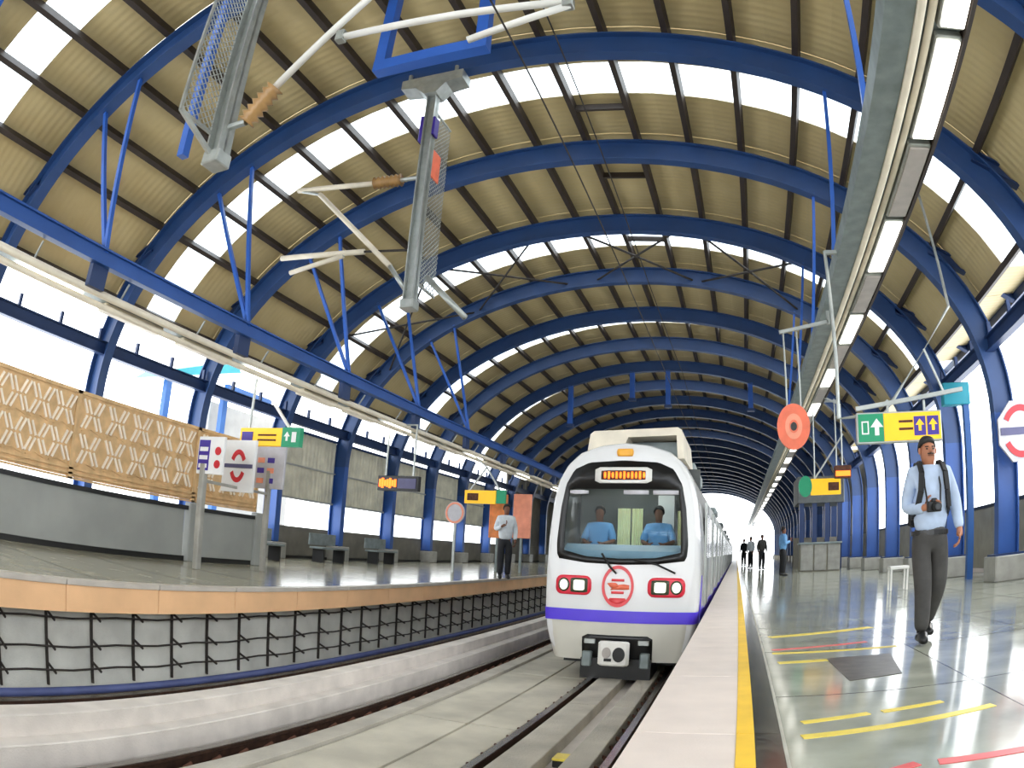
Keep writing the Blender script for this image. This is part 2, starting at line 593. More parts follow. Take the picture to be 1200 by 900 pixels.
MB().box(-3.86, -3.50, -14, YEND, -1.25, -1.15).build('rail_seat', 'track_bed', tb)
MB().box(-2.1, -1.84, -14, YEND, -1.25, -1.15).build('rail_seat', 'track_bed', tb)
MB().box(-1.07, -.40, -14, YEND, -1.25, -1.15).build('rail_seat', 'track_bed', tb)
rail(-3.68, 'rusty clipped rail beside the white concrete upstand', 60)
rail(-1.96, 'rail beside the pale deck slabs, running under the train', 40)
rail(-.95, 'rail close under the near platform edge', 40)
rail(-5.2, 'rail in the brown trough below the far platform', 0)
p = atz(660, 888, -1.05)
bx = thing('track_marker', (p.x, p.y, -1.13), 'small yellow marker box lying in the track drain', 'marker box')
MB().box(p.x - .075, p.x + .075, p.y - .09, p.y + .09, -1.13, -1.06, .01).build('box_body', 'rubber', bx)
MB().box(p.x - .08, p.x + .08, p.y - .095, p.y + .095, -1.06, -1.035, .008).build('lid', 'lemon_paint', bx)

# under-platform wall with the cable rack
uw = MB().box(-6.62, -6.5, -14, YEND, -1.5, -.05).build('wall_underplatform', 'rack_wall')
struct(uw, 'grey wall under the far platform')
rk = thing('cable_rack', (-6.4, 10, -1.3), 'dark bracket rack with three cable rows under the far platform', 'cable rack')
for z in (-.47, -.80, -1.07):
    pts = []
    for k in range(45):
        yy = -2.5 + .68 * k
        pts.append((-6.36, yy, z + (0.012 if k % 2 else -.012)))
    MB().tube(pts, .013, 6).build('cable', 'dark_bar', rk)
p0 = None
for k in range(44):
    yy = 3.31 - .68 * 8 + .68 * k
    if p0 is None:
        m = MB().box(-6.495, -6.46, yy - .012, yy + .012, -1.28, -.38)
        for z in (-.47, -.80, -1.07):
            m.bar((-6.48, yy, z + .06), (-6.28, yy, z - .02), .018, .026)
        p0 = m.build('rack_post', 'dark_bar', rk)
    else:
        c = p0.copy(); COL.objects.link(c); c.location = (0, .68 * k, 0)
tag(MB().tube([(-6.2, -14, -1.27), (-6.2, 30, -1.27), (-6.2, YEND, -1.27)], .05, 12).build('drain_pipe', 'blue_pipe', None, True),
    'blue pipe lying at the foot of the far platform wall', 'pipe')

# ------------------------------------------------------------------ arches
def ibeam(path, nrm, d, fw, tw=.03):
    """I section swept along path points in an XZ plane; nrm outward normals (x,z)"""
    m = MB()
    for (u0, u1, h) in ((0, .035, fw), (.035, d - .035, tw), (d - .035, d, fw)):
        rings = []
        for (x, yv, z), (nx, nz) in zip(path, nrm):
            rings.append([(x + nx * u0, yv - h / 2, z + nz * u0), (x + nx * u0, yv + h / 2, z + nz * u0),
                          (x + nx * u1, yv + h / 2, z + nz * u1), (x + nx * u1, yv - h / 2, z + nz * u1)])
        m.loft(rings)
    return m


ORD = ['', 'first', 'second', 'third', 'fourth', 'fifth', 'sixth', 'seventh', 'eighth', 'ninth', 'tenth']
arch0 = None
AO = (AX, 0, 0)
for j, ya in enumerate(ARCH):
    if arch0 is None:
        a0 = thing('roof_arch', (AX, ya, 0), 'blue steel arch rib nearest the yellow striped platform edge foreground', 'arch', 'arch ribs carrying the station roof')
        path, nrm = [], []
        for i in range(57):
            a = pi * i / 56
            x, z = prof(a, 0)
            n = Vector((cos(a) / AA, sin(a) / AB)).normalized()
            path.append((x, ya, z)); nrm.append((n.x, n.y))
        ibeam(path, nrm, .5, .24).build('arch_beam', 'arch_blue_shaded', a0)
        for s in (-1, 1):
            xx = AX + s * AA
            ibeam([(xx, ya, .5), (xx, ya, AZ)], [(s, 0)] * 2, .5, .24).build('column_leg', 'leg_blue', a0)
            MB().box(xx - .12, xx + s * .5 + s * .12, ya - .22, ya + .22, .47, .52).build('base_plate', 'deep_blue', a0)
            # tail carrying the eave
            pa = prof(pi / 2 - s * (pi / 2 - .56), .42)
            ibeam([(pa[0], ya, pa[1] - .1), (AX + s * 9.95, ya, 5.42)], [(0, 1)] * 2, .26, .18).build('eave_tail', 'deep_blue', a0)
        arch0 = a0
    else:
        c = copy_tree(arch0, (AX, ya, 0))
        k = j - 2
        if k == -1: c['label'] = 'blue steel arch rib just before the one carrying the orange patched drop post'
        elif k == 0: c['label'] = 'blue steel arch rib from which the orange patched drop post hangs'
        elif 0 < k < 9: c['label'] = 'blue steel arch rib, %s beyond the one carrying the orange patched drop post' % ORD[k]
        else: c['label'] = 'blue steel arch rib deep in the dim end of the hall'
        c['_w'] = (AX, ya, 0)
for k in range(1, 5):
    c = copy_tree(arch0, (AX, ARCH[0] - SA * k, 0))
    c['label'] = 'blue steel arch rib behind the photographer'
# pedestals
pd0 = None
for s in (1, -1):
    for j, ya in enumerate(ARCH):
        if s > 0 and j < 2: continue
        cx = AX + s * (AA + .25)
        m = MB().box(cx - .4, cx + .4, ya - .36, ya + .36, 0, .48, .03)
        w_ = 'near' if s > 0 else 'far'
        if s > 0: lb = 'grey concrete pedestal under the column with the emblem board' if j == 3 else ('grey concrete pedestal, %s beyond the emblem board column' % ORD[j - 3] if 3 < j < 9 else ('grey concrete pedestal before the emblem board column' if j < 3 else 'small grey pedestal deep along the near platform'))
        else: lb = 'grey concrete pedestal behind the fretwork screens' if j < 4 else ('grey concrete pedestal, %s after the pictogram stand on the far platform' % ORD[j - 3] if j < 12 else 'small grey pedestal deep along the far platform')
        tag(m.build('column_pedestal', 'pedestal'), lb, 'pedestal',
            'pedestals on the %s platform' % ('near' if s > 0 else 'far'))

# ------------------------------------------------------------------ roof
ROFF = .74


def arclen_table(off):
    N = 2000
    s = [0.0]
    pr_ = prof(0, off)
    for i in range(1, N + 1):
        q = prof(pi * i / N, off)
        s.append(s[-1] + hypot(q[0] - pr_[0], q[1] - pr_[1]))
        pr_ = q
    return s


TAB = arclen_table(ROFF)


def ang_at(sv):
    lo, hi = 0, len(TAB) - 1
    while hi - lo > 1:
        md = (lo + hi) // 2
        if TAB[md] < sv: lo = md
        else: hi = md
    return pi * lo / (len(TAB) - 1)


# roof line: list of points from right eave to left eave, split at purlins
smid = TAB[len(TAB) // 2] + .35
sp = 1.17
cuts = []
kk = -20
while kk < 21:
    a = ang_at(max(0, min(TAB[-1], smid + kk * sp)))
    if .43 < a < pi - .43: cuts.append(a)
    kk += 1
aR, aL = .36, pi - .36
pts = [(AX + 9.98, 5.62)] + [prof(aR, ROFF)] + [prof(a, ROFF) for a in cuts] + [prof(aL, ROFF)] + [(AX - 9.98, 5.62)]
roof = thing('ceiling', (AX, 40, 9))
struct(roof, 'vaulted beige sheet roof with white skylight strips')


def panel_mesh(i, ya, yb):
    """one sheet between two purlins, slightly bowed, gap at the edges"""
    (x0, z0), (x1, z1) = pts[i], pts[i + 1]
    n = Vector((-(z1 - z0), (x1 - x0))).normalized()
    if n.y < 0: n = -n
    L = hypot(x1 - x0, z1 - z0)
    bow = L * L / (8 * 8.0) if 0 < i < len(pts) - 2 else 0
    rings = []
    for t in (0.0, .5, 1.0):
        x = x0 + (x1 - x0) * t + n.x * bow * (4 * t * (1 - t))
        z = z0 + (z1 - z0) * t + n.y * bow * (4 * t * (1 - t))
        rings.append([(x, ya, z), (x, yb, z), (x + n.x * .03, yb, z + n.y * .03), (x + n.x * .03, ya, z + n.y * .03)])
    return MB().loft(rings)


def strip_range(j):
    if j % 2 == 0 and j < 10:
        o = 1.05 if j < 3 else 1.35
        return (ARCH[j] + o, ARCH[j] + o + 1.0)
    if j == 12:
        return (ARCH[j] + 1.3, ARCH[j] + 2.2)
    return None


NSEP = 9
for j in range(NSEP):
    ya, yb = ARCH[j], ARCH[j + 1]
    sr = strip_range(j)
    for i in range(len(pts) - 1):
        if sr:
            panel_mesh(i, ya + .01, sr[0] - .01).build('roof_panel', 'roof_sheet', roof)
            panel_mesh(i, sr[1] + .01, yb - .01).build('roof_panel', 'roof_sheet', roof)
            panel_mesh(i, sr[0] - .02, sr[1] + .02).build('skylight_pane', 'skylight', roof)
        else:
            panel_mesh(i, ya + .01, yb - .01).build('roof_panel', 'roof_sheet', roof)
fm = MB()
fs = MB()
for j in range(NSEP, len(ARCH) - 1):
    sr = strip_range(j)
    for i in range(len(pts) - 1):
        if sr:
            for a_, b_ in ((ARCH[j], sr[0]), (sr[1], ARCH[j + 1])):
                q = panel_mesh(i, a_ + .01, b_ - .01); fm.add(q.v, q.f)
            q = panel_mesh(i, sr[0] - .02, sr[1] + .02); fs.add(q.v, q.f)
        else:
            q = panel_mesh(i, ARCH[j] + .01, ARCH[j + 1] - .01); fm.add(q.v, q.f)
for j in range(1, 5):
    for i in range(len(pts) - 1):
        y1_ = ARCH[0] - SA * (j - 1)
        if j % 2 == 0:
            for a_, b_ in ((y1_ - SA, y1_ - SA + 1.05), (y1_ - SA + 2.05, y1_)):
                q = panel_mesh(i, a_ + .01, b_ - .01); fm.add(q.v, q.f)
            q = panel_mesh(i, y1_ - SA + 1.03, y1_ - SA + 2.07); fs.add(q.v, q.f)
        else:
            q = panel_mesh(i, y1_ - SA + .01, y1_ - .01); fm.add(q.v, q.f)
tag(fm.build('far_roof_panels', 'roof_sheet', roof), kind='stuff')
tag(fs.build('far_skylight_panes', 'skylight', roof), kind='stuff')

# purlins: channel pairs running the length of the station
PORD = ['first', 'second', 'third', 'fourth', 'fifth', 'sixth', 'seventh', 'eighth', 'ninth', 'tenth']
PALL = [aR] + cuts + [aL]
for ip, a in enumerate(PALL):
    x, z = prof(a, ROFF)
    n = Vector((cos(a) / AA, sin(a) / AB)).normalized()
    t = Vector((-n.y, n.x))
    m = MB()
    def q_(u, v): return (x + n.x * u + t.x * v, z + n.y * u + t.y * v)
    poly = [q_(-.24, -.055), q_(-.24, .055), q_(-.215, .055), q_(-.215, -.02), q_(-.03, -.02), q_(-.03, .055), q_(0, .055), q_(0, -.055)]
    m.prism(poly, 'y', -12.5, YEND)
    tag(m.build('roof_purlin', 'purlin'), 'dark steel roof purlin, %s in from the %s platform eave' % ((PORD[ip], 'near') if ip < 10 else (PORD[len(PALL) - 1 - ip], 'far')), 'purlin', 'purlins under the roof sheeting')
# short cross members near the crown
for j in (2, 3, 4):
    a, b = cuts[len(cuts) // 2 - 2], cuts[len(cuts) // 2 - 1]
    x0, z0 = prof(a, ROFF - .14)
    x1, z1 = prof(b, ROFF - .14)
    yy = ARCH[j] + (2.35 if j == 2 else 1.6)
    tag(MB().bar((x0, yy, z0), (x1, yy, z1), .07, .14).build('roof_trimmer', 'purlin'),
        'short dark cross member between two purlins near the crown', 'beam', 'trimmers between the crown purlins')
for i in (0, len(pts) - 2):
    x, z = pts[0] if i == 0 else pts[-1]
    tag(MB().box(x - .06, x + .06, -12.5, YEND, z - .2, z - .01).build('eave_gutter', 'deep_blue'),
        'dark eave gutter along the roof edge over the %s platform' % ('near' if i == 0 else 'far'), 'gutter')

# cross bracing rods under the roof
for n_, (xa, xb) in enumerate(((-11.4, -8.4), (-8.2, -5.2), (-4.2, -1.2), (-.9, 2.0))):
    g = thing('roof_bracing', ((xa + xb) / 2, ARCH[4] + 1.8, 8.6), 'crossed dark bracing rods tied between two arches', 'bracing', 'crossed rods under the roof')
    def zz(x): return AZ + (AB + .2) * sqrt(max(.05, 1 - ((x - AX) / (AA + .2)) ** 2))
    for (p_, q_2) in (((xa, ARCH[4]), (xb, ARCH[5])), ((xb, ARCH[4]), (xa, ARCH[5]))):
        MB().tube([(p_[0], p_[1], zz(p_[0])), (q_2[0], q_2[1], zz(q_2[0]))], .032, 6).build('bracing_rod', 'dark_bar', g)

# longitudinal tie beams along both column rows with upright stubs
for s, x in ((-1, AX - AA - .1), (1, AX + AA + .1)):
    z = 4.28 if s < 0 else 4.55
    t = thing('tie_beam', (x, 20, z - .15), 'dark blue tie beam with short stubs along the %s platform columns' % ('near' if s > 0 else 'far'), 'beam')
    m = MB()
    m.box(x - .1, x + .1, -12.5, YEND, z - .15, z - .12).box(x - .1, x + .1, -12.5, YEND, z + .12, z + .15).box(x - .02, x + .02, -12.5, YEND, z - .12, z + .12)
    m.build('beam', 'deep_blue', t)
    for k in range(34):
        yy = ARCH[0] + .8 + 1.22 * k
        MB().box(x - .04, x + .04, yy - .035, yy + .035, z + .15, z + .42).build('stub', 'deep_blue', t)

# ------------------------------------------------------------------ hung service trays
BX = -8.3
bl = thing('service_beam', (BX, 20, 4.1), 'long blue beam hung on struts above the far platform', 'beam')
m = MB()
m.box(BX - .08, BX + .08, -2, YEND, 4.2, 4.23).box(BX - .08, BX + .08, -2, YEND, 4.43, 4.46).box(BX - .02, BX + .02, -2, YEND, 4.23, 4.43)
m.build('beam', 'leg_blue', bl)
for j_, ya in enumerate(ARCH):
    for xt in (-9.95, -9.1):
        if j_ > 5: continue
        zt = AZ + AB * sqrt(1 - ((xt - AX) / AA) ** 2)
        MB().bar((BX, ya, 4.4), (xt, ya, zt + .12), .07, .07).build('strut', 'bright_blue', bl)
    MB().box(BX - .13, BX - .02, ya - .16, ya + .16, 3.86, 4.22).build('clamp_block', 'deep_blue', bl)
pr2 = thing('lamp_tray', (BX - .35, 20, 3.7), 'cream lamp tray with pipes hanging under the blue beam', 'lamp tray')
MB().box(BX - .62, BX - .22, -2, YEND, 3.86, 3.93).build('tray', 'galv_dull', pr2)
MB().tube([(BX - .18, -2, 3.86), (BX - .18, YEND, 3.86)], .06, 10).build('conduit', 'cream_pipe', pr2, True)
MB().tube([(BX - .3, -2, 3.73), (BX - .3, YEND, 3.73)], .05, 10).build('conduit', 'cream_pipe', pr2, True)
k = 0
yy = -1.5
while yy < 60:
    MB().box(BX - .62, BX - .38, yy, yy + 1.35, 3.74, 3.86, .02).build('lamp', 'lamp_white' if k % 3 == 0 else 'cream_pipe', pr2)
    MB().tube([(BX - .3, yy + .2, 3.9), (BX - .12, yy + .2, 4.18)], .018, 6).build('hanger', 'galv', pr2)
    yy += 1.84
    k += 1

tr = thing('lamp_tray', (1.8, 20, 4.4), 'long galvanised lamp tray hung over the near platform', 'lamp tray')
MB().box(1.42, 1.68, -2, YEND, 4.42, 4.62).build('channel', 'galv_dull', tr)
MB().box(1.68, 2.16, -2, YEND, 4.5, 4.56).build('tray', 'galv_dull', tr)
MB().tube([(1.73, -2, 4.44), (1.73, YEND, 4.44)], .045, 10).build('conduit', 'cream_pipe', tr, True)
MB().tube([(1.85, -2, 4.47), (1.85, YEND, 4.47)], .035, 10).build('conduit', 'cream_pipe', tr, True)
MB().box(2.16, 2.2, -2, YEND, 4.4, 4.62).build('tray_lip', 'purlin', tr)
k = 0
yy = 2.2
while yy < 80:
    on = k % 2 == 1 or k == 0
    MB().box(1.9, 2.16, yy, yy + 1.52, 4.42, 4.5, .02).build('lamp_housing', 'galv', tr)
    MB().box(1.925, 2.135, yy + .05, yy + 1.47, 4.40, 4.425).build('diffuser', 'lamp_white' if on else 'lamp_grey', tr)
    yy += 1.6
    k += 1
for j_, ya in enumerate(ARCH):
    for xt in (1.9, 3.1):
        if j_ > 5: continue
        zt = AZ + AB * sqrt(1 - ((xt - AX) / AA) ** 2)
        MB().bar((1.5, ya, 4.6), (xt, ya, zt + .1), .06, .06).build('strut', 'bright_blue', tr)

# ------------------------------------------------------------------ overhead line drop posts
def insulator(p, q, parent, name='insulator'):
    p, q = Vector(p), Vector(q)
    m = MB()
    n = 13
    ptsn = [p + (q - p) * (i / (n - 1)) for i in range(n)]
    m.tube(ptsn, .05, 12, [.07 if i % 2 else .12 for i in range(n)])
    return m.build(name, 'insulator', parent, True)


def mesh_screen(x, ya, yb, za, zb, parent, pitch=.09):
    m = MB()
    for (p, q) in (((x, ya, za), (x, ya, zb)), ((x, ya, za), (x, yb, za - .25 * 0)), ((x, ya, zb), (x, yb, zb))):
        m.bar(p, q, .035, .035)
    m.build('screen_frame', 'galv', parent)
    w_ = MB()
    W, Hh = yb - ya, zb - za
    n = int((W + Hh) / pitch)
    for i in range(1, n):
        t = i * pitch
        for sgn in (1, -1):
            # diagonal wires clipped to the rectangle
            y0_, z0_ = (t, 0) if t <= W else (W, t - W)
            y1_, z1_ = (0, t) if t <= Hh else (t - Hh, Hh)
            if sgn < 0: y0_, y1_ = W - y0_, W - y1_
            w_.bar((x, ya + y0_, za + z0_), (x, ya + y1_, za + z1_), .010, .010)
    tag(w_.build('wire_mesh', 'galv', parent), kind='stuff')


# near post
PX, PY = -5.05, 4.2
d1 = thing('drop_post', (PX, PY, 4.35), 'galvanised drop post with wide wire mesh screen and ribbed insulator', 'drop post')
SL = .10


def leanbox(x0, x1, y0, y1, z0, z1):
    def q(x, y_, z): return (x - (z - 4.4) * SL, y_, z)
    return MB().loft([[q(x0, y0, z), q(x1, y0, z), q(x1, y1, z), q(x0, y1, z)] for z in (z0, z1)])


PX = -4.86
m = MB()
for bx_ in ((PX - .1, PX + .1, PY - .015, PY + .015), (PX - .1, PX - .075, PY - .1, PY + .1), (PX + .075, PX + .1, PY - .1, PY + .1)):
    q = leanbox(*bx_, 4.42, 9.6)
    m.add(q.v, q.f)
m.build('post', 'galv', d1)
MB().box(PX - .12, PX + .12, PY - .12, PY + .12, 4.34, 4.5, .02).build('shoe', 'galv', d1)
n_before = set(bpy.data.objects.keys())
mesh_screen(PX - .08, PY - .62, PY - .1, 4.75, 9.0, d1)
for o in bpy.data.objects:
    if o.name not in n_before:
        for v in o.data.vertices: v.co.x -= (v.co.z + d1.location.z - 4.4) * SL
MB().bar((PX - .12, PY - .62, 4.77), (PX, PY, 4.4), .04, .05).build('screen_stay', 'galv', d1)
hq = aty(219, 182, 4.9)
leanbox(hq.x - .06, hq.x + .06, 4.84, 4.96, hq.z, 9.4).build('hanger', 'bright_blue', d1)
A1 = lambda x, y: tuple(aty(x, y, PY))
insulator(A1(288, 143), A1(322, 103), d1)
MB().tube([(PX - .04, PY, A1(288, 143)[2]), A1(288, 143)], .04, 8).build('clamp', 'galv', d1)
MB().tube([A1(318, 107), A1(428, 2), A1(470, -38)], .042, 10).build('stay_tube', 'white_paint', d1, True)
MB().tube([A1(395, 45), A1(530, 18), A1(668, 2)], .04, 10).build('bracket_tube', 'white_paint', d1, True)
MB().tube([A1(548, 47), A1(668, 6)], .036, 10).build('registration_tube', 'white_paint', d1, True)
MB().box(*(lambda c: (c[0] - .05, c[0] + .05, PY - .05, PY + .05, c[2] - .07, c[2] + .07))(A1(400, 43)), .01).build('clamp', 'galv', d1)
MB().box(*(lambda c: (c[0] - .05, c[0] + .05, PY - .05, PY + .05, c[2] - .06, c[2] + .06))(A1(666, 4)), .01).build('clamp', 'galv', d1)
# second post hung from arch index 2
QX, QY = -4.95, ARCH[2]
d2 = thing('drop_post', (QX, QY, 4.45), 'galvanised drop post with orange patch hung from the arch', 'drop post')
m = MB()
m.box(QX - .09, QX + .09, QY - .012, QY + .012, 4.5, 8.75).box(QX - .09, QX - .07, QY - .09, QY + .09, 4.5, 8.75).box(QX + .07, QX + .09, QY - .09, QY + .09, 4.5, 8.75)
m.build('post', 'galv', d2)
MB().prism([(QX - .62, 9.05), (QX + .62, 9.05), (QX + .62, 8.85), (QX + .3, 8.8), (QX + .12, 8.62), (QX - .12, 8.62), (QX - .3, 8.8), (QX - .62, 8.85)], 'y', QY - .18, QY + .18).build('head_bracket', 'galv', d2)
for dx in (-.5, .45):
    MB().tube([(QX + dx, QY - .1, 8.95), (QX + dx, QY - .1, 9.22)], .04, 8).build('bolt', 'galv', d2)
mesh_screen(QX + .06, QY + .1, QY + .72, 4.9, 8.3, d2)
MB().box(QX + .05, QX + .08, QY + .12, QY + .42, 6.95, 7.5).build('orange_patch', 'salmon', d2)
MB().box(QX - .16, QX - .08, QY - .1, QY + .1, 7.6, 8.15, .02).build('purple_plate', 'sign_purple', d2)
MB().box(QX + .09, QX + .14, QY - .1, QY + .1, 7.7, 8.1, .02).build('purple_plate', 'sign_purple', d2)
MB().box(QX - .12, QX + .12, QY - .12, QY + .12, 4.42, 4.58, .02).build('shoe', 'galv', d2)
A2 = lambda x, y: tuple(aty(x, y, QY))
MB().tube([A2(375, 228), A2(457, 312)], .05, 10).build('stay_tube', 'cream_pipe', d2, True)
MB().tube([A2(457, 312), (QX - .08, QY, A2(490, 340)[2])], .04, 10).build('stay_end', 'galv', d2, True)
MB().tube([A2(350, 224), A2(442, 215)], .05, 10).build('bracket_tube', 'cream_pipe', d2, True)
insulator(A2(440, 215), A2(470, 211), d2)
MB().tube([A2(470, 211), (QX - .08, QY, A2(480, 210)[2])], .04, 8).build('clamp', 'galv', d2)
MB().tube([A2(330, 303), A2(427, 295)], .05, 10).build('bracket_tube', 'cream_pipe', d2, True)
MB().tube([A2(427, 295), (QX - .08, QY, A2(490, 292)[2])], .022, 8).build('tie_wire', 'dark_bar', d2)
MB().tube([A2(340, 320), A2(402, 300)], .045, 10).build('registration_tube', 'cream_pipe', d2, True)
MB().tube([A2(402, 300), A2(404, 294)], .03, 8).build('clamp', 'galv', d2)
MB().tube([A2(375, 228), A2(350, 224)], .03, 8).build('clamp', 'galv', d2)
MB().tube([A2(500, 325), A2(545, 372)], .05, 10).build('stay_tube', 'galv', d2, True)
# blue hanging frame at the head of the second post
fr = thing('overhead_portal', (-4.6, 6.9, 7.6), 'bright blue U shaped portal hung from the purlins', 'portal')
FY = 6.9
fa, fb = aty(447, 78, FY), aty(567, 42, FY)
for q in (fa, fb):
    MB().box(q.x - .09, q.x + .09, FY - .09, FY + .09, q.z - .12, 9.8).build('upright', 'bright_blue', fr)
MB().bar((fa.x - .09, FY, fa.z - .05), (fb.x + .09, FY, fa.z - .05), .2, .2).build('cross_bar', 'bright_blue', fr)
# drop posts further down the line
for px, py0, py1 in ((668, 455, 500), (741, 412, 470), (783, 412, 478), (880, 405, 482)):
    yv = ARCH[8]
    c = aty(px, py1, yv)
    zt = AZ + (AB) * sqrt(max(.05, 1 - ((c.x - AX) / AA) ** 2)) + .05
    t = thing('far_drop_post', (c.x, yv, c.z), 'blue drop post hanging from an arch above the train', 'drop post', 'blue drop posts above the train')
    MB().box(c.x - .11, c.x + .11, yv - .11, yv + .11, c.z + .1, zt).build('post', 'bright_blue', t)
    MB().box(c.x - .17, c.x + .17, yv - .14, yv + .14, c.z, c.z + .12).build('shoe', 'deep_blue', t)
# contact and messenger wires
for x, z, lab in ((-1.6, 4.9, 'thin contact wire over the near track'), (-1.6, 6.2, 'thin messenger wire over the near track')):
    pts_ = [(x, yv, z - (.0 if z < 5.5 else .25 * sin(pi * ((yv - 4.2) % 16) / 16))) for yv in [-2 + 2 * i for i in range(48)]]
    tag(MB().tube(pts_, .009, 5).build('overhead_wire', 'dark_bar'), lab, 'wire')

# ------------------------------------------------------------------ far platform wall, lattice screens
WX = -9.75
wl = thing('wall_left', (WX, 5, 0))
struct(wl, 'grey dado wall along the far platform')
for (ya, yb) in ((-2.9, .6), (.6, 4.1), (4.1, 9.3), (9.65, 11.45)):
    MB().box(WX - .1, WX, ya + .01, yb - .01, .1, 1.0, .01).build('dado_panel', 'dado_grey', wl)
MB().box(WX - .09, WX - .02, -2.9, 11.5, 0, .1).build('plinth_gap', 'dado_black', wl)
MB().box(WX - .12, WX + .03, -2.9, 11.5, 1.0, 1.08).build('top_rail', 'dado_black', wl)
for yv in (9.48, 11.55):
    MB().box(WX - .1, WX + .08, yv - .12, yv + .12, 0, 1.15, .02).build('end_post', 'dado_grey', wl)
# lattice panels
motif = None
for k, (ya, yb) in enumerate(((-2.9, .2), (.2, 3.3), (3.3, 6.4), (6.4, 9.5), (9.5, 11.5))):
    lp = thing('lattice_screen', (WX - .05, (ya + yb) / 2, 1.15),
               ('tan fretwork screen with white X motifs, %s from the pictogram stand' % ORD[5 - k]), 'screen', 'fretwork screens on the far wall')
    MB().box(WX - .07, WX - .04, ya + .02, yb - .02, 1.2, 2.62).build('backing', 'lattice_tan', lp)
    m = MB()
    for z in (1.16, 1.24, 1.32): m.box(WX - .08, WX - .01, ya, yb, z, z + .035)
    m.box(WX - .08, WX - .01, ya, yb, 2.58, 2.64)
    m.box(WX - .08, WX - .01, ya, ya + .05, 1.16, 2.64).box(WX - .08, WX - .01, yb - .05, yb, 1.16, 2.64)
    m.build('screen_frame', 'lattice_tan', lp)
    n = int((yb - ya - .1) / .5)
    for i in range(n):
        for zc in (1.69, 2.28):
            yc = ya + .05 + (i + .5) * (yb - ya - .1) / n
            m = MB()
            for s1 in (-1, 1):
                for s2 in (-1, 1):
                    for off in (.0, .095):
                        m.bar((WX - .03, yc + s1 * (.03 + off), zc + s2 * .02), (WX - .03, yc + s1 * (.14 + off), zc + s2 * .24), .038, .045, (1, 0, 0))
            m.build('motif', 'lattice_white', lp)
            for zq in (zc - .29, ):
                m = MB()
                m.bar((WX - .03, yc - .2, zq), (WX - .03, yc, zq + .06), .02, .025, (1, 0, 0)).bar((WX - .03, yc, zq + .06), (WX - .03, yc + .2, zq), .02, .025, (1, 0, 0))
                m.build('chevron', 'lattice_tan', lp)

# parapet and grey cladding along the far columns
lw = thing('wall_left_parapet', (-13.1, 40, 0))
struct(lw, 'low dark parapet behind the far platform columns')
for j in range(3, len(ARCH) - 1):
    ya, yb = ARCH[j] + .3, ARCH[j + 1] - .3
    MB().box(-13.25, -13.1, ya, yb, .08, 1.0, .02).build('parapet_panel', 'low_wall', lw)
MB().box(-13.25, -13.05, ARCH[3], YEND, 0, .08).build('parapet_base', 'dado_black', lw)
for j in range(10, len(ARCH) - 1):  # panels added to keep daylight off the far roof
    MB().box(-13.3, -13.2, ARCH[j] + .05, ARCH[j + 1] - .05, 1.0, 5.3).build('shade_panel', 'low_wall', lw)
cl0 = None
for j in range(4, len(ARCH) - 1):
    if j > 9: break
    ya, yb = ARCH[j] + .1, ARCH[j + 1] - .1
    if cl0 is None:
        c_ = thing('cladding_panel', (-13.2, (ya + yb) / 2, 1.9), 'ribbed grey cladding sheet between far columns, first after the pictogram stand', 'cladding', 'ribbed cladding between the far columns')
        m = MB()
        rings = []
        N = 64
        pr_ = [(-13.2 + (.035 if (i // 2) % 2 else 0), ya + (yb - ya) * i / N) for i in range(N + 1)]
        m.loft([[(x, y_, 1.9) for x, y_ in pr_], [(x, y_, 4.0) for x, y_ in pr_]], closed=False)
        m.loft([[(x - .03, y_, 1.9) for x, y_ in pr_], [(x - .03, y_, 4.0) for x, y_ in pr_]], closed=False)
        m.build('sheet', 'clad_grey', c_)
        MB().box(-13.26, -13.12, ya, yb, 3.98, 4.06).build('top_rail', 'deep_blue', c_)
        MB().box(-13.26, -13.12, ya, yb, 2.9, 2.95).build('mid_rail', 'dado_grey', c_)
        MB().box(-13.26, -13.12, ya, yb, 1.86, 1.92).build('bottom_rail', 'dado_grey', c_)
        cl0 = c_
        base_y = (ya + yb) / 2
    else:
        c = copy_tree(cl0, (-13.2, (ya + yb) / 2, 1.9))
        c['label'] = 'ribbed grey cladding sheet between far columns, %s after the pictogram stand' % ORD[j - 3]

# near platform boundary wall
wr = thing('wall_right', (6.65, 40, 0))
struct(wr, 'beige parapet wall along the near platform')
for j in range(0, len(ARCH) - 1):
    MB().box(6.6, 6.75, ARCH[j] + .01, ARCH[j + 1] - .01, .1, 1.6, .015).build('wall_panel', 'wall_beige', wr)
for k in range(4):
    MB().box(6.6, 6.75, ARCH[0] - SA * (k + 1) + .01, ARCH[0] - SA * k - .01, .1, 1.6, .015).build('wall_panel', 'wall_beige', wr)
MB().box(6.58, 6.77, -14, YEND, 1.6, 1.68).build('coping', 'dado_black', wr)
for j in range(9, len(ARCH) - 1):  # added on this side too, shutting daylight out of the far bays
    MB().box(6.62, 6.72, ARCH[j] + .05, ARCH[j + 1] - .05, 1.68, 5.3).build('shade_panel', 'low_wall', wr)
MB().box(6.56, 6.75, -14, YEND, 0, .1).build('skirting', 'edge_stone', wr)
# ------------------------------------------------------------------ far closing: end of hall stays open to the sky

# ------------------------------------------------------------------ train
TX, TY = -1.615, 9.46
tn = thing('metro_train', (TX, TY, -1.0), 'white metro train with purple stripe arriving at the near platform', 'train')
OUTL = [(.93, -.74), (1.03, -.55), (1.09, -.3), (1.115, 0), (1.12, .5), (1.10, 1.1), (1.06, 1.55), (.99, 1.86), (.86, 2.1), (.66, 2.28), (.36, 2.38), (0, 2.42)]
full = [(u, v) for u, v in OUTL] + [(-u, v) for u, v in OUTL[-2::-1]]


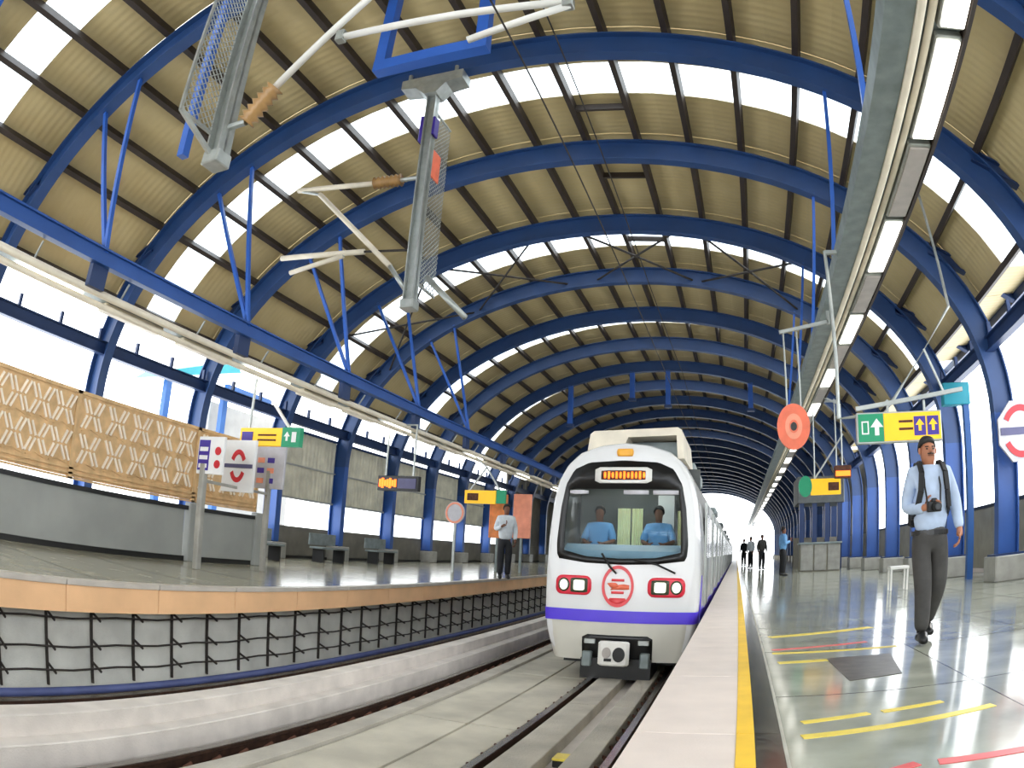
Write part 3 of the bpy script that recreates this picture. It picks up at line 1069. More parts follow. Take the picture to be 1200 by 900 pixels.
def faceY(u, z):
    r = .07 * (u / 1.1) ** 2
    if z > .3: r += .10 * ((z - .3) / 2.0) ** 1.6
    if z < -.1: r += .10 * ((-.1 - z) / .65) ** 2
    return TY + r


def ray_poly(c, a, poly):
    dx, dz = cos(a), sin(a)
    best = None
    n = len(poly)
    for i in range(n):
        (x1, z1), (x2, z2) = poly[i], poly[(i + 1) % n]
        ex, ez = x2 - x1, z2 - z1
        den = dx * ez - dz * ex
        if abs(den) < 1e-9: continue
        t = ((x1 - c[0]) * ez - (z1 - c[1]) * ex) / den
        s_ = ((x1 - c[0]) * dz - (z1 - c[1]) * dx) / den
        if t > 0 and -1e-6 <= s_ <= 1 + 1e-6:
            if best is None or t < best: best = t
    return (c[0] + dx * best, c[1] + dz * best)


WC = (0, 1.35)
WIN = [(.93, .78), (.94, .95), (.90, 1.45), (.84, 1.78), (.72, 2.0), (.5, 2.1), (0, 2.13)]
WIN = WIN + [(-u, v) for u, v in WIN[-2::-1]] + [(-.9, .71), (-.5, .66), (0, .645), (.5, .66), (.9, .71)]
GL = [(.84, .83), (.83, 1.3), (.79, 1.72), (-.79, 1.72), (-.83, 1.3), (-.84, .83), (-.5, .75), (0, .73), (.5, .75)]
N = 96
angs = [2 * pi * (i + .5) / N for i in range(N)]
# outer shell rings, then the face down to the window opening
m = MB()
rings = []
for sc_, dy in ((1.0, .42), (1.0, .3), (.99, .14), (.965, .03)):
    rr = []
    for a in angs:
        u, z = ray_poly(WC, a, full)
        u2, z2 = WC[0] + (u - WC[0]) * sc_, WC[1] + (z - WC[1]) * sc_
        rr.append((TX + u2, faceY(u2, z2) + dy, z2))
    rings.append(rr)
for t in (0, .2, .4, .6, .8, 1.0):
    rr = []
    for a in angs:
        o1 = ray_poly(WC, a, full)
        o1 = (WC[0] + (o1[0] - WC[0]) * .945, WC[1] + (o1[1] - WC[1]) * .945)
        i1 = ray_poly(WC, a, WIN)
        u, z = o1[0] + (i1[0] - o1[0]) * t, o1[1] + (i1[1] - o1[1]) * t
        rr.append((TX + u, faceY(u, z), z))
    rings.append(rr)
m.loft(rings, caps=False)
nose = m.build('nose', 'train_white', tn, True)


def patch(poly, off, name, material, parent, thick=.03, c=None, nr=4, n=48):
    """a closed cushion that follows the curve of the nose"""
    if c is None:
        c = (sum(p[0] for p in poly) / len(poly), sum(p[1] for p in poly) / len(poly))
    ang = [2 * pi * (i + .5) / n for i in range(n)]
    out = [ray_poly(c, a, poly) for a in ang]
    mm = MB()
    rings = [[(TX + u, faceY(u, z) + thick, z) for u, z in out]]
    for r in range(nr + 1):
        t = 1 - r / (nr + .0) * .98
        rings.append([(TX + c[0] + (u - c[0]) * t, faceY(c[0] + (u - c[0]) * t, c[1] + (z - c[1]) * t) - off, c[1] + (z - c[1]) * t) for u, z in out])
    mm.loft(rings)
    return mm.build(name, material, parent, True)


# black window surround ring with depth and the windscreen
m = MB()
rings = []
for poly, dy in ((WIN, .03), (WIN, -.008), (GL, -.008), (GL, .05)):
    rings.append([(TX + u, faceY(u, z) + dy, z) for u, z in [ray_poly(WC, a, poly) for a in angs]])
m.loft(rings, caps=False)
surround = m.build('window_surround', 'black', tn, True)
patch(GL, -.02, 'windscreen', 'windscreen', tn, .03, (0, 1.2), 5, 72)


def face_uv(x, y):
    p_ = aty(x, y, TY + .05)
    return (p_.x - TX, p_.z)


def rbox(u0, u1, z0, z1, r):
    out = []
    for (cx, cz, a0) in ((u1 - r, z1 - r, 0), (u0 + r, z1 - r, pi / 2), (u0 + r, z0 + r, pi), (u1 - r, z0 + r, 1.5 * pi)):
        for k in range(6):
            a = a0 + pi / 2 * k / 5
            out.append((cx + r * cos(a), cz + r * sin(a)))
    return out


# destination board
db = patch(rbox(-.41, .41, 1.80, 2.03, .02), .014, 'destination_board', 'white_paint', tn)
patch(rbox(-.32, .32, 1.845, 1.985, .01), .018, 'display', 'rust', db)
for i, u in enumerate([-.28 + .056 * k for k in range(11)]):
    hgt = (.09, .11, .08, .10)[i % 4]
    patch(rbox(u, u + .034, 1.915 - hgt / 2, 1.915 + hgt / 2, .006), .022, 'letter', 'led_orange', db, n=12, nr=1)
for u0, u1 in ((-.78, -.5), (.0, .38), (.42, .8)):
    patch(rbox(u0, u1, 1.64, 1.70, .02), .012, 'sun_blind', 'sign_grey', tn, n=20, nr=2)
# purple stripe, lower bumper
band = [(1.075, -.16), (1.08, .0), (-1.08, .0), (-1.075, -.16)]
m = MB()
rings = []
for z in (-.175, -.15, -.03, -.005):
    rr = []
    wz = 1.105 if z > -.1 else 1.095
    cols = [(-1.0, .42), (-1.0, .3), (-.99, .14), (-.965, .03)] + [(-.94 + 1.88 * i / 30, 0) for i in range(31)] + [(.965, .03), (.99, .14), (1.0, .3), (1.0, .42)]
    for f_, dy in cols:
        u = wz * f_ * 1.012
        rr.append((TX + u, faceY(u, z) + dy - .014, z))
    rings.append(rr)
m.loft(rings, closed=False)
st = m.build('purple_stripe', 'train_purple', tn, True)
for s in (-1, 1):
    MB().prism([(TY + .28, -.175), (TY + .28, .0), (TY + .5, .5), (TY + .62, .5), (TY + .5, .0), (TY + .42, -.175)], 'x', TX + s * 1.118, TX + s * 1.128).build('stripe_return', 'train_purple', st)
m = MB()
rings = []
for z, w_ in ((-.745, .98), (-.6, 1.02), (-.4, 1.06), (-.18, 1.085)):
    rr = []
    for i in range(33):
        u = -w_ + 2 * w_ * i / 32
        edge = max(0, (abs(u) - w_ + .14) / .14)
        rr.append((TX + u, faceY(u, z) - .01 + .22 * edge ** 2, z))
    rings.append(rr)
m.loft(rings, closed=False)
m.build('lower_bumper', 'train_lower', tn, True)
# coupler pocket
patch([(-.5, -.36), (.5, -.36), (.5, -.78), (-.5, -.78)], .02, 'coupler_pocket', 'black', tn, .02)
MB().box(TX - .5, TX + .5, TY + .0, TY + .9, -1.0, -.7).build('coupler_pocket', 'black', tn)
cp = thing('coupler', (TX, TY, -.6))
cp.parent = tn
cp.location = Vector((TX, TY, -.6)) - Vector(tn['_w'])
MB().box(TX - .215, TX + .215, TY - .24, TY - .12, -.77, -.42, .04).build('coupler_face', 'white_paint', cp)
MB().tube([(TX, TY - .13, -.6), (TX, TY + .5, -.6)], .1, 12).build('drawbar', 'rubber', cp)
MB().disc((TX + .08, -.6), .085, .105, TY - .26, TY - .235, 20).build('coupler_hole', 'black', cp)
MB().disc((TX - .09, -.58), .06, .08, TY - .265, TY - .235, 16).build('coupler_cone', 'lamp_grey', cp)
MB().box(TX - .12, TX - .02, TY - .26, TY - .24, -.7, -.66).build('coupler_latch', 'rubber', cp)
for s in (-1, 1):
    MB().box(TX + s * .38 - .08, TX + s * .38 + .08, TY - .03, TY + .02, -.49, -.42, .01).build('jumper_socket', 'galv', tn)
    MB().box(TX + s * .41 - .07, TX + s * .41 + .07, TY - .05, TY + .05, -.82, -.6, .02).build('jumper_box', 'galv_dull', tn)
# headlight clusters
for s in (-1, 1):
    hl = patch(rbox(min(s * .40, s * .92), max(s * .40, s * .92), .20, .475, .09), .02, 'lamp_cluster', 'lamp_red', tn)
    patch([(s * .80 + .085 * cos(a), .338 + .1 * sin(a)) for a in [2 * pi * k / 20 for k in range(20)]], .03, 'tail_lamp', 'lens_dark', hl, n=20, nr=2)
    patch([(s * .80 + .06 * cos(a), .338 + .075 * sin(a)) for a in [2 * pi * k / 20 for k in range(20)]], .036, 'bulb', 'lamp_glass', hl, n=20, nr=2)
    patch(rbox(s * .575 - .125, s * .575 + .125, .235, .44, .02), .03, 'head_lamp', 'lens_dark', hl, n=24, nr=2)
    patch(rbox(s * .575 - .08, s * .575 + .08, .265, .41, .02), .036, 'bulb', 'lamp_glass', hl, n=24, nr=2)
# emblem
lc = (-.02, .34)
m = MB()
rr = []
for k in range(49):
    a = 2 * pi * k / 48
    q = []
    for (f, dy) in ((1, .01), (1, -.02), (.84, -.02), (.84, .01)):
        u, z = lc[0] + .225 * f * cos(a), lc[1] + .295 * f * sin(a)
        q.append((TX + u, faceY(u, z) + dy, z))
    rr.append(q)
m.loft(rr, caps=False)
em = m.build('emblem', 'logo_red', tn)
patch(rbox(lc[0] - .19, lc[0] + .19, lc[1] + .07, lc[1] + .105, .012), .018, 'emblem_bar', 'logo_red', em, n=16, nr=1)
patch(rbox(lc[0] - .19, lc[0] + .19, lc[1] - .105, lc[1] - .07, .012), .018, 'emblem_bar', 'logo_red', em, n=16, nr=1)
patch([(lc[0] - .16, lc[1] + .05), (lc[0] - .02, lc[1] + .05), (lc[0] + .02, lc[1] - .01), (lc[0] - .1, lc[1] - .02)], .018, 'emblem_stroke', 'salmon', em, n=12, nr=1)
patch([(lc[0] - .02, lc[1] + .02), (lc[0] + .16, lc[1] + .04), (lc[0] + .16, lc[1] - .045), (lc[0] - .12, lc[1] - .05)], .018, 'emblem_stroke', 'salmon', em, n=12, nr=1)
patch([(lc[0] + .2 * cos(a), lc[1] + .26 * sin(a)) for a in [pi * 1.22 + pi * .56 * k / 10 for k in range(11)]], .017, 'emblem_stroke', 'logo_red', em, n=20, nr=1)
# wipers, number plate
for (u0, z0, u1, z1, u2, z2) in ((-.04, .52, -.14, .62, -.26, .8), (.78, .54, .52, .66, .2, .72)):
    MB().tube([(TX + u, faceY(u, z) - .05, z) for u, z in ((u0, z0), (u1, z1), (u2, z2))], .016, 6).build('wiper', 'black', tn)
patch(rbox(-.10, .14, 2.19, 2.30, .02), .02, 'roof_plate', 'orange_plate', tn, n=20, nr=2)
# roof box
rb = MB()
rb.prism([(TX - .62, 2.3), (TX - .58, 2.58), (TX - .52, 2.63), (TX + .74, 2.67), (TX + .8, 2.63), (TX + .84, 2.2), (TX + .74, 2.2), (TX + .72, 2.55), (TX + .0, 2.53), (TX - .1, 2.3)], 'y', TY + .45, TY + 2.4)
rb.build('roof_fairing', 'cream_pipe', tn)
MB().box(TX - .1, TX + .72, TY + .9, TY + 2.2, 2.2, 2.52).build('roof_equipment', 'galv_dull', tn)
# cars
CL = 12.6
for c in range(6):
    ya = TY + .42 + (CL + .35) * c
    yb = ya + CL - (.42 if c == 0 else 0)
    m = MB()
    m.loft([[(TX + u, yv, z) for u, z in full] for yv in (ya, yb)], caps=(c > 0))
    body = m.build('car_body', 'steel_side', tn)
    MB().box(TX - .95, TX + .95, ya + .4, yb - .1, -.9, -.7).build('underframe', 'rubber', body)
    for k, f in enumerate((.12, .37, .62, .87)):
        yc = ya + (yb - ya) * f
        for s in (-1, 1):
            xs = TX + s * 1.12
            d_ = MB().box(xs - .01, xs + s * .02, yc - .62, yc + .62, -.02, 1.62).build('door', 'galv', body)
            for q in (-.31, .31):
                MB().box(xs, xs + s * .028, yc + q - .2, yc + q + .2, .75, 1.45).build('door_window', 'side_dark', body)
            MB().box(xs, xs + s * .026, yc - .015, yc + .015, 0, 1.6).build('door_seal', 'rubber', body)
    for k, f in enumerate((.245, .495, .745)):
        yc = ya + (yb - ya) * f
        for s in (-1, 1):
            xs = TX + s * 1.11
            MB().box(xs - .01, xs + s * .014, yc - .75, yc + .75, .75, 1.45, .005).build('side_window', 'side_dark', body)
    for s in (-1, 1):
        MB().box(TX + s * 1.10 - .01, TX + s * 1.10 + s * .028, ya + .1, yb, -.16, .0).build('side_stripe', 'train_purple', body)
    MB().box(TX - .8, TX + .8, ya + 3, ya + 6, 2.3, 2.55, .05).build('roof_unit', 'galv_dull', body)
    if c < 5:
        MB().box(TX - .8, TX + .8, yb, yb + .36, -.5, 2.1).build('gangway', 'rubber', tn)
    for yw in (ya + 1.6, ya + 2.9, yb - 2.9, yb - 1.6):
        for xw in (-1.96, -.95):
            MB().disc((yw, -.672), .325, .325, xw - .05, xw + .05, 20, 'x').build('wheel', 'rail_steel', tn)
# cab interior
MB().box(TX - 1.0, TX + 1.0, TY + 1.75, TY + 1.8, -.2, 2.2).build('cab_wall', 'cab_interior', tn)
MB().box(TX - 1.0, TX + 1.0, TY + .3, TY + 1.75, -.2, -.1).build('cab_floor', 'cab_interior', tn)
MB().prism([(TY + .12, .6), (TY + .12, .84), (TY + .3, .93), (TY + .62, .88), (TY + .62, -.1), (TY + .5, -.1)], 'x', TX - .85, TX + .85).build('dashboard', 'dashboard', tn)
for u0, u1, yc_ in ((-.22, -.02, .95), (.0, .17, .95), (.66, .84, 1.5)):
    mm = MB()
    n_ = 10
    pr_ = [(TX + u0 + (u1 - u0) * i / n_, TY + yc_ + .03 * (i % 2)) for i in range(n_ + 1)]
    mm.loft([[(x, y_, .6) for x, y_ in pr_], [(x, y_, 1.5) for x, y_ in pr_]], closed=False)
    mm.build('curtain', 'curtain', tn)
MB().box(TX - .5, TX + .5, TY + .7, TY + 1.3, 2.12, 2.16).build('cab_fill_panel', 'lamp_white', tn)  # added glowing panel that brightens the crew behind the windscreen
MB().box(TX + .34, TX + .6, TY + 1.5, TY + 1.56, 1.2, 1.75).build('cab_door_window', 'white_sheet', tn)

# ------------------------------------------------------------------ people
def skin_mesh(verts, edges, radii, root=0, sub=2):
    me = bpy.data.meshes.new('tmp')
    me.from_pydata([tuple(v) for v in verts], edges, [])
    ob = bpy.data.objects.new('tmp', me)
    COL.objects.link(ob)
    md = ob.modifiers.new('s', 'SKIN')
    md.use_smooth_shade = True
    sv = me.skin_vertices[0].data
    for i, r in enumerate(radii):
        sv[i].radius = (r, r) if not isinstance(r, tuple) else r
        sv[i].use_root = (i == root)
    ss = ob.modifiers.new('u', 'SUBSURF')
    ss.levels = sub
    ss.render_levels = sub
    dg = bpy.context.evaluated_depsgraph_get()
    dg.update()
    out = bpy.data.meshes.new_from_object(ob.evaluated_get(dg))
    vs_ = [v.co.copy() for v in out.vertices]
    fs_ = [tuple(p.vertices) for p in out.polygons]
    bpy.data.objects.remove(ob)
    bpy.data.meshes.remove(out)
    return vs_, fs_


def chain(J, seq, rad):
    return [J[k] for k in seq], [(i, i + 1) for i in range(len(seq) - 1)], rad


class Fig:
    """joint dictionary in local metres (x right of picture, y away, z up), scaled and turned into the world"""
    def __init__(s, loc, rot=0, scale=1.0):
        s.loc, s.rot, s.k = Vector(loc), rot, scale

    def W(s, v):
        x, y_, z = v
        c, sn = cos(s.rot), sin(s.rot)
        return s.loc + s.k * Vector((c * x - sn * y_, sn * x + c * y_, z))


def person(loc, J, label, shirt, trouser, rot=0, scale=1.0, detail=True, skin='skin', sit=False, sleeve_long=True, group=None):
    f = Fig(loc, rot, scale)
    t = thing('person', loc, label, 'person', group)
    names = list(J)
    def sk(seq_edges, rad, grow=1.0, sub=2):
        used = []
        for a, b in seq_edges:
            for q in (a, b):
                if q not in used: used.append(q)
        idx = {q: i for i, q in enumerate(used)}
        v, fc = skin_mesh([Vector(J[q]) for q in used], [(idx[a], idx[b]) for a, b in seq_edges],
                          [tuple(c_ * grow for c_ in rad[q]) if isinstance(rad[q], tuple) else rad[q] * grow for q in used], 0, sub)
        mb = MB()
        mb.add([f.W(x) for x in v], fc)
        return mb
    rad = dict(pelvis=(.14, .10), waist=(.135, .095), chest=(.155, .105), neckb=(.075, .065), neck=.052, chin=(.062, .072), head=(.076, .092), crown=(.055, .065),
               shl=.066, shr=.066, ell=.045, elr=.045, wrl=.031, wrr=.031, hal=.034, har=.034,
               hil=.092, hir=.092, knl=.058, knr=.058, anl=.042, anr=.042, tol=.035, tor=.035)
    E = [('pelvis', 'waist'), ('waist', 'chest'), ('chest', 'neckb'), ('neckb', 'neck'), ('neck', 'chin'), ('chin', 'head'), ('head', 'crown'),
         ('chest', 'shl'), ('shl', 'ell'), ('ell', 'wrl'), ('wrl', 'hal'), ('chest', 'shr'), ('shr', 'elr'), ('elr', 'wrr'), ('wrr', 'har'),
         ('pelvis', 'hil'), ('hil', 'knl'), ('knl', 'anl'), ('pelvis', 'hir'), ('hir', 'knr'), ('knr', 'anr')]
    rb_ = dict(rad)
    for q in ('pelvis', 'waist', 'chest', 'shl', 'shr', 'ell', 'elr', 'hil', 'hir', 'knl', 'knr', 'anl', 'anr'):
        v = rb_[q]
        rb_[q] = tuple(c_ * .72 for c_ in v) if isinstance(v, tuple) else v * .7
    if not sleeve_long: rb_['ell'] = rb_['elr'] = .04
    body = sk(E, rb_, 1.0)
    # fingers and thumbs join the hands
    for s, h, wv in (('l', 'hal', 'wrl'), ('r', 'har', 'wrr')):
        H_, W_ = Vector(J[h]), Vector(J[wv])
        d = (H_ - W_).normalized()
        side = Vector(J.get('side' + s, (0, -1, 0)))
        side = (side - d * side.dot(d)).normalized()
        curl = d.cross(side).normalized() * (1 if s == 'l' else -1)
        if J.get('curl' + s): curl = Vector(J['curl' + s])
        for k, (o_, L) in enumerate(((.030, .066), (.010, .075), (-.010, .070), (-.029, .055))):
            b = H_ + side * o_ + d * .018
            p1 = b + d * L * .45 + curl * .008
            p2 = p1 + d * L * .32 + curl * .022
            p3 = p2 + d * L * .14 + curl * .024
            body.tube([f.W(q) for q in (b, p1, p2, p3)], .009, 7, [.0095 * scale, .009 * scale, .008 * scale, .006 * scale])
        b = H_ + side * .03 - d * .03
        body.tube([f.W(q) for q in (b, b + side * .03 + d * .02, b + side * .042 + d * .05, b + side * .04 + d * .07)], .01, 7, [.012 * scale, .0115 * scale, .01 * scale, .007 * scale])
    hd, cr, ch = Vector(J['head']), Vector(J['crown']), Vector(J['chin'])
    fw = Vector(J.get('face', (0, -1, 0))).normalized()
    upv = (cr - ch).normalized()
    rt = fw.cross(upv).normalized()
    if detail:
        # nose, ears
        body.tube([f.W(q) for q in (hd + fw * .082 + upv * .012, hd + fw * .104 - upv * .018, hd + fw * .088 - upv * .028)], .012, 7, [.008 * scale, .015 * scale, .009 * scale])
        for s in (-1, 1):
            c_ = f.W(hd + rt * s * .078 - upv * .01)
            body.sphere(c_, .012 * scale, .018 * scale, .03 * scale, 8, 6)
    body.build('body', skin, t, True)
    J['hem'] = tuple(Vector(J['pelvis']) + (Vector(J['pelvis']) - Vector(J['waist'])) * .15)
    J['waistb'] = tuple(Vector(J['pelvis']) * .35 + Vector(J['waist']) * .65)
    J['collar'] = tuple(Vector(J['neckb']) * .35 + Vector(J['neck']) * .65)
    sh = [('hem', 'waist'), ('waist', 'chest'), ('chest', 'collar'), ('chest', 'shl'), ('shl', 'ell'), ('chest', 'shr'), ('shr', 'elr')]
    if sleeve_long: sh += [('ell', 'wrl'), ('elr', 'wrr')]
    sr = dict(rad)
    sr.update(hem=(.165, .125), collar=(.068, .066), ell=.06, elr=.06, wrl=.044, wrr=.044, waist=(.17, .125), chest=(.18, .13), shl=.078, shr=.078)
    sk(sh, sr, 1.05).build('shirt', shirt, t, True)
    tr_ = dict(rad)
    tr_.update(hil=.108, hir=.108, knl=.083, knr=.083, anl=.068, anr=.068, pelvis=(.16, .125), waistb=(.145, .105))
    sk([('pelvis', 'waistb'), ('pelvis', 'hil'), ('hil', 'knl'), ('knl', 'anl'), ('pelvis', 'hir'), ('hir', 'knr'), ('knr', 'anr')], tr_, 1.03).build('trousers', trouser, t, True)
    for s in ('l', 'r'):
        a_, to = Vector(J['an' + s]), Vector(J['to' + s])
        d = (to - a_); d.z = 0
        d = d.normalized() if d.length > .001 else Vector((0, -1, 0))
        base = a_ - Vector((0, 0, .06))
        hz = to.z
        mb = MB()
        mb.tube([f.W(q) for q in (Vector((a_.x, a_.y, a_.z + .02)) - d * .03, a_ - d * .035 - Vector((0, 0, .035)), (a_ + to) / 2, to - d * .03, to + d * .03)], .05, 10,
                [.046 * scale, .05 * scale, .05 * scale, .044 * scale, .028 * scale])
        mb.build('shoe', 'shoe', t, True)
    # hair cap
    mb = MB()
    n, mrings = 18, 7
    rings = []
    for j in range(mrings):
        th = (pi * .5) * (1 - j / (mrings - 1)) + .02
        rr = []
        for k in range(n):
            a = 2 * pi * k / n
            dv = rt * cos(a) * sin(th) * .088 + fw * sin(a) * sin(th) * .102 + upv * cos(th) * .115
            low = 1.0
            if sin(a) > .1: dv = dv + upv * (.07 * sin(th) ** 3 * sin(a)); dv -= fw * .018 * sin(th)
            if sin(a) < -.1: dv = dv + upv * (.05 * sin(th) ** 3 * sin(a))
            rr.append(f.W(hd + upv * .012 + dv - fw * .008))
        rings.append(rr)
    mb.loft(rings)
    mb.build('hair', 'hair', t, True)
    if detail:
        for s in (-1, 1):
            e = MB().sphere(f.W(hd + fw * .083 + rt * s * .032 + upv * .006), .011 * scale, .008 * scale, .007 * scale, 8, 6)
            e.build('eye', 'hair', t, True)
            MB().tube([f.W(hd + fw * .085 + rt * s * .016 + upv * .026), f.W(hd + fw * .08 + rt * s * .05 + upv * .026)], .005 * scale, 6).build('eyebrow', 'hair', t)
        MB().tube([f.W(hd + fw * .083 - rt * .028 - upv * .05), f.W(hd + fw * .092 - upv * .046), f.W(hd + fw * .083 + rt * .028 - upv * .05)], .007 * scale, 6).build('mouth', 'skin_dark', t)
        MB().tube([f.W(hd + fw * .083 - rt * .03 - upv * .036), f.W(hd + fw * .095 - upv * .034), f.W(hd + fw * .083 + rt * .03 - upv * .036)], .006 * scale, 6).build('moustache', 'hair', t)
        # belt
        mb = MB()
        pz = Vector(J['pelvis']) + Vector((0, 0, .02))
        rr = []
        for k in range(25):
            a = 2 * pi * k / 24
            q = pz + Vector((.176 * cos(a), .137 * sin(a), 0))
            rr.append([f.W(q + Vector((0, 0, z))) for z in (-.02, .02)] + [f.W(q * 1 - Vector((.02 * cos(a), .02 * sin(a), 0)) + Vector((0, 0, .02))), f.W(q - Vector((.02 * cos(a), .02 * sin(a), 0)) - Vector((0, 0, .02)))])
        mb.loft(rr, caps=False)
        mb.build('belt', 'shoe', t)
    return t, f


# the walking man with a camera
MP = atz(1083, 752, 0)
JM = dict(pelvis=(.0, 0, .90), waist=(.005, -.01, 1.05), chest=(.0, -.01, 1.3), neckb=(-.005, 0, 1.46), neck=(-.01, -.01, 1.485), chin=(-.015, -.035, 1.525), head=(-.015, -.02, 1.61), crown=(-.015, -.01, 1.675),
          shr=(-.165, 0, 1.41), elr=(-.215, .05, 1.13), wrr=(-.10, -.17, 1.12), har=(-.065, -.205, 1.135), sider=(0, 0, 1), curlr=(.5, -.6, -.5),
          shl=(.17, 0, 1.41), ell=(.265, .03, 1.15), wrl=(.285, -.03, .93), hal=(.28, -.045, .865), sidel=(-.3, -1, 0),
          hir=(-.085, 0, .84), knr=(-.07, -.08, .47), anr=(-.06, -.08, .09), tor=(-.07, -.23, .045),
          hil=(.085, 0, .84), knl=(.11, .03, .48), anl=(.085, .28, .14), tol=(.1, .17, .06), face=(0.05, -1, -.1))
man, mf = person((MP.x, MP.y, 0), JM, 'man in pale blue shirt and grey trousers walking with a camera', 'shirt_pale', 'trouser_grey')
bp = thing('backpack', mf.W((0, .19, 1.05)), 'black backpack worn by the walking man, straps over his shirt', 'backpack')
mb = MB()
mb.loft([[mf.W((x, y_, z)) for x, y_ in ((-.15 * s_, .115), (.15 * s_, .115), (.165 * s_, .17), (.13 * s_, .245), (-.13 * s_, .245), (-.165 * s_, .17))] for z, s_ in ((.98, .8), (1.0, 1), (1.3, 1), (1.40, .85), (1.43, .5))])
mb.build('bag', 'strap', bp)
for s in (-1, 1):
    pts_ = [(s * .10, .13, 1.42), (s * .105, .06, 1.505), (s * .108, -.06, 1.495), (s * .112, -.14, 1.41), (s * .125, -.152, 1.26), (s * .15, -.11, 1.12), (s * .165, .0, 1.07), (s * .14, .11, 1.06)]
    mb = MB()
    for a_, b_ in zip(pts_[:-1], pts_[1:]):
        mb.bar(mf.W(a_), mf.W(b_), .05, .022, (mf.W((s * .4, -1, .4)) - mf.W((0, 0, 0))))
    mb.build('strap', 'strap', bp)
cm = thing('camera_body', mf.W((-.03, -.24, 1.09)), 'black camera held at chest by the walking man', 'camera')
c0 = mf.W((-.03, -.235, 1.125))
MB().box(c0.x - .065, c0.x + .065, c0.y - .03, c0.y + .03, c0.z - .045, c0.z + .04, .012).build('body', 'black', cm)
MB().box(c0.x - .025, c0.x + .025, c0.y - .025, c0.y + .02, c0.z + .035, c0.z + .065, .01).build('viewfinder', 'black', cm)
MB().tube([(c0.x + .005, c0.y - .02, c0.z), (c0.x + .005, c0.y - .105, c0.z - .01)], .036, 16).build('lens', 'rubber', cm, True)
MB().tube([(c0.x + .005, c0.y - .104, c0.z - .01), (c0.x + .005, c0.y - .108, c0.z - .01)], .026, 16).build('lens_glass', 'side_dark', cm)
MB().tube([tuple(c0 + Vector((-.06, 0, .03))), mf.W((-.09, -.15, 1.3)), mf.W((-.07, -.06, 1.45)), mf.W((0, .06, 1.46)), mf.W((.06, -.06, 1.45)), mf.W((.06, -.15, 1.3)), tuple(c0 + Vector((.06, 0, .03)))], .008, 6).build('neck_strap', 'strap', cm)


def standing(dx=0.0, arm=0):
    return dict(pelvis=(0, 0, .90), waist=(0, 0, 1.05), chest=(0, 0, 1.27), neckb=(0, 0, 1.45), neck=(0, -.01, 1.485), chin=(0, -.035, 1.525), head=(0, -.02, 1.61), crown=(0, -.01, 1.675),
                shr=(-.17, 0, 1.385), elr=(-.23, .02, 1.13), wrr=(-.22, -.06, .90) if not arm else (-.12, -.22, 1.2), har=(-.22, -.08, .83) if not arm else (-.06, -.26, 1.25), sider=(.3, -1, 0),
                shl=(.17, 0, 1.385), ell=(.23, .02, 1.13), wrl=(.22, -.06, .90), hal=(.22, -.08, .83), sidel=(-.3, -1, 0),
                hir=(-.085, 0, .84), knr=(-.09, -.02, .47), anr=(-.09, 0, .09), tor=(-.1, -.15, .045),
                hil=(.085, 0, .84), knl=(.09, -.02, .47), anl=(.09, .02, .09), tol=(.1, -.13, .045))


LP = atz(594, 679, 0)
person((LP.x - .1, LP.y, 0), standing(arm=1), 'person in white shirt and black trousers waiting on the far platform', 'shirt_white', 'trouser_black', .5, 1.14, False, 'skin_dark')
BP = atz(919, 657, 0)
BY = 24.0
bpx = aty(918, 620, BY)
person((bpx.x, BY, 0), standing(arm=1), 'person in light blue shirt standing beside the far counter', 'shirt_blue', 'trouser_black', 1.9, 1.0, False, 'skin_dark')
for px, Yv, lb, shm in ((872, 44, 'person in dark clothes farthest along the near platform', 'trouser_black'), (880, 38, 'person in white top far along the near platform', 'shirt_white'), (893, 34, 'person in grey top walking far along the near platform', 'trouser_grey')):
    q = aty(px, 640, Yv)
    person((q.x, Yv, 0), standing(), lb, shm, 'trouser_black', random.uniform(-1, 1), 1.0, False, 'skin_dark')
# crew in the cab
def seated():
    return dict(pelvis=(0, 0, .5), waist=(0, .0, .66), chest=(0, -.01, .9), neckb=(0, 0, 1.05), neck=(0, -.01, 1.1), chin=(0, -.035, 1.155), head=(0, -.02, 1.235), crown=(0, -.01, 1.295),
                shr=(-.17, 0, 1.0), elr=(-.24, -.08, .78), wrr=(-.14, -.3, .74), har=(-.12, -.36, .74), sider=(1, 0, .3),
                shl=(.17, 0, 1.0), ell=(.24, -.08, .78), wrl=(.14, -.3, .74), hal=(.12, -.36, .74), sidel=(-1, 0, .3),
                hir=(-.09, -.05, .48), knr=(-.1, -.42, .48), anr=(-.1, -.4, .09), tor=(-.1, -.5, .045),
                hil=(.09, -.05, .48), knl=(.1, -.42, .48), anl=(.1, -.4, .09), tol=(.1, -.5, .045))


for u, lb in ((-.5, 'driver in blue shirt sitting in the cab beside the curtain'), (.42, 'crew member in blue shirt sitting in the cab by the bright rear pane')):
    person((TX + u, TY + .95, .22), seated(), lb, 'shirt_blue', 'trouser_black', 0, .98, False, 'skin_dark', True, False)
    st_ = thing('cab_seat', (TX + u, TY + 1.2, -.1), 'dark %s seat in the train cab' % ('driver' if u < 0 else 'second'), 'seat')
    MB().box(TX + u - .2, TX + u + .2, TY + .8, TY + 1.16, .48, .6, .04).build('cushion', 'strap', st_)
    MB().box(TX + u - .2, TX + u + .2, TY + 1.12, TY + 1.2, .58, 1.15, .04).build('backrest', 'strap', st_)
    MB().tube([(TX + u, TY + 1.18, -.1), (TX + u, TY + 1.18, .5)], .06, 10).build('post', 'rubber', st_)

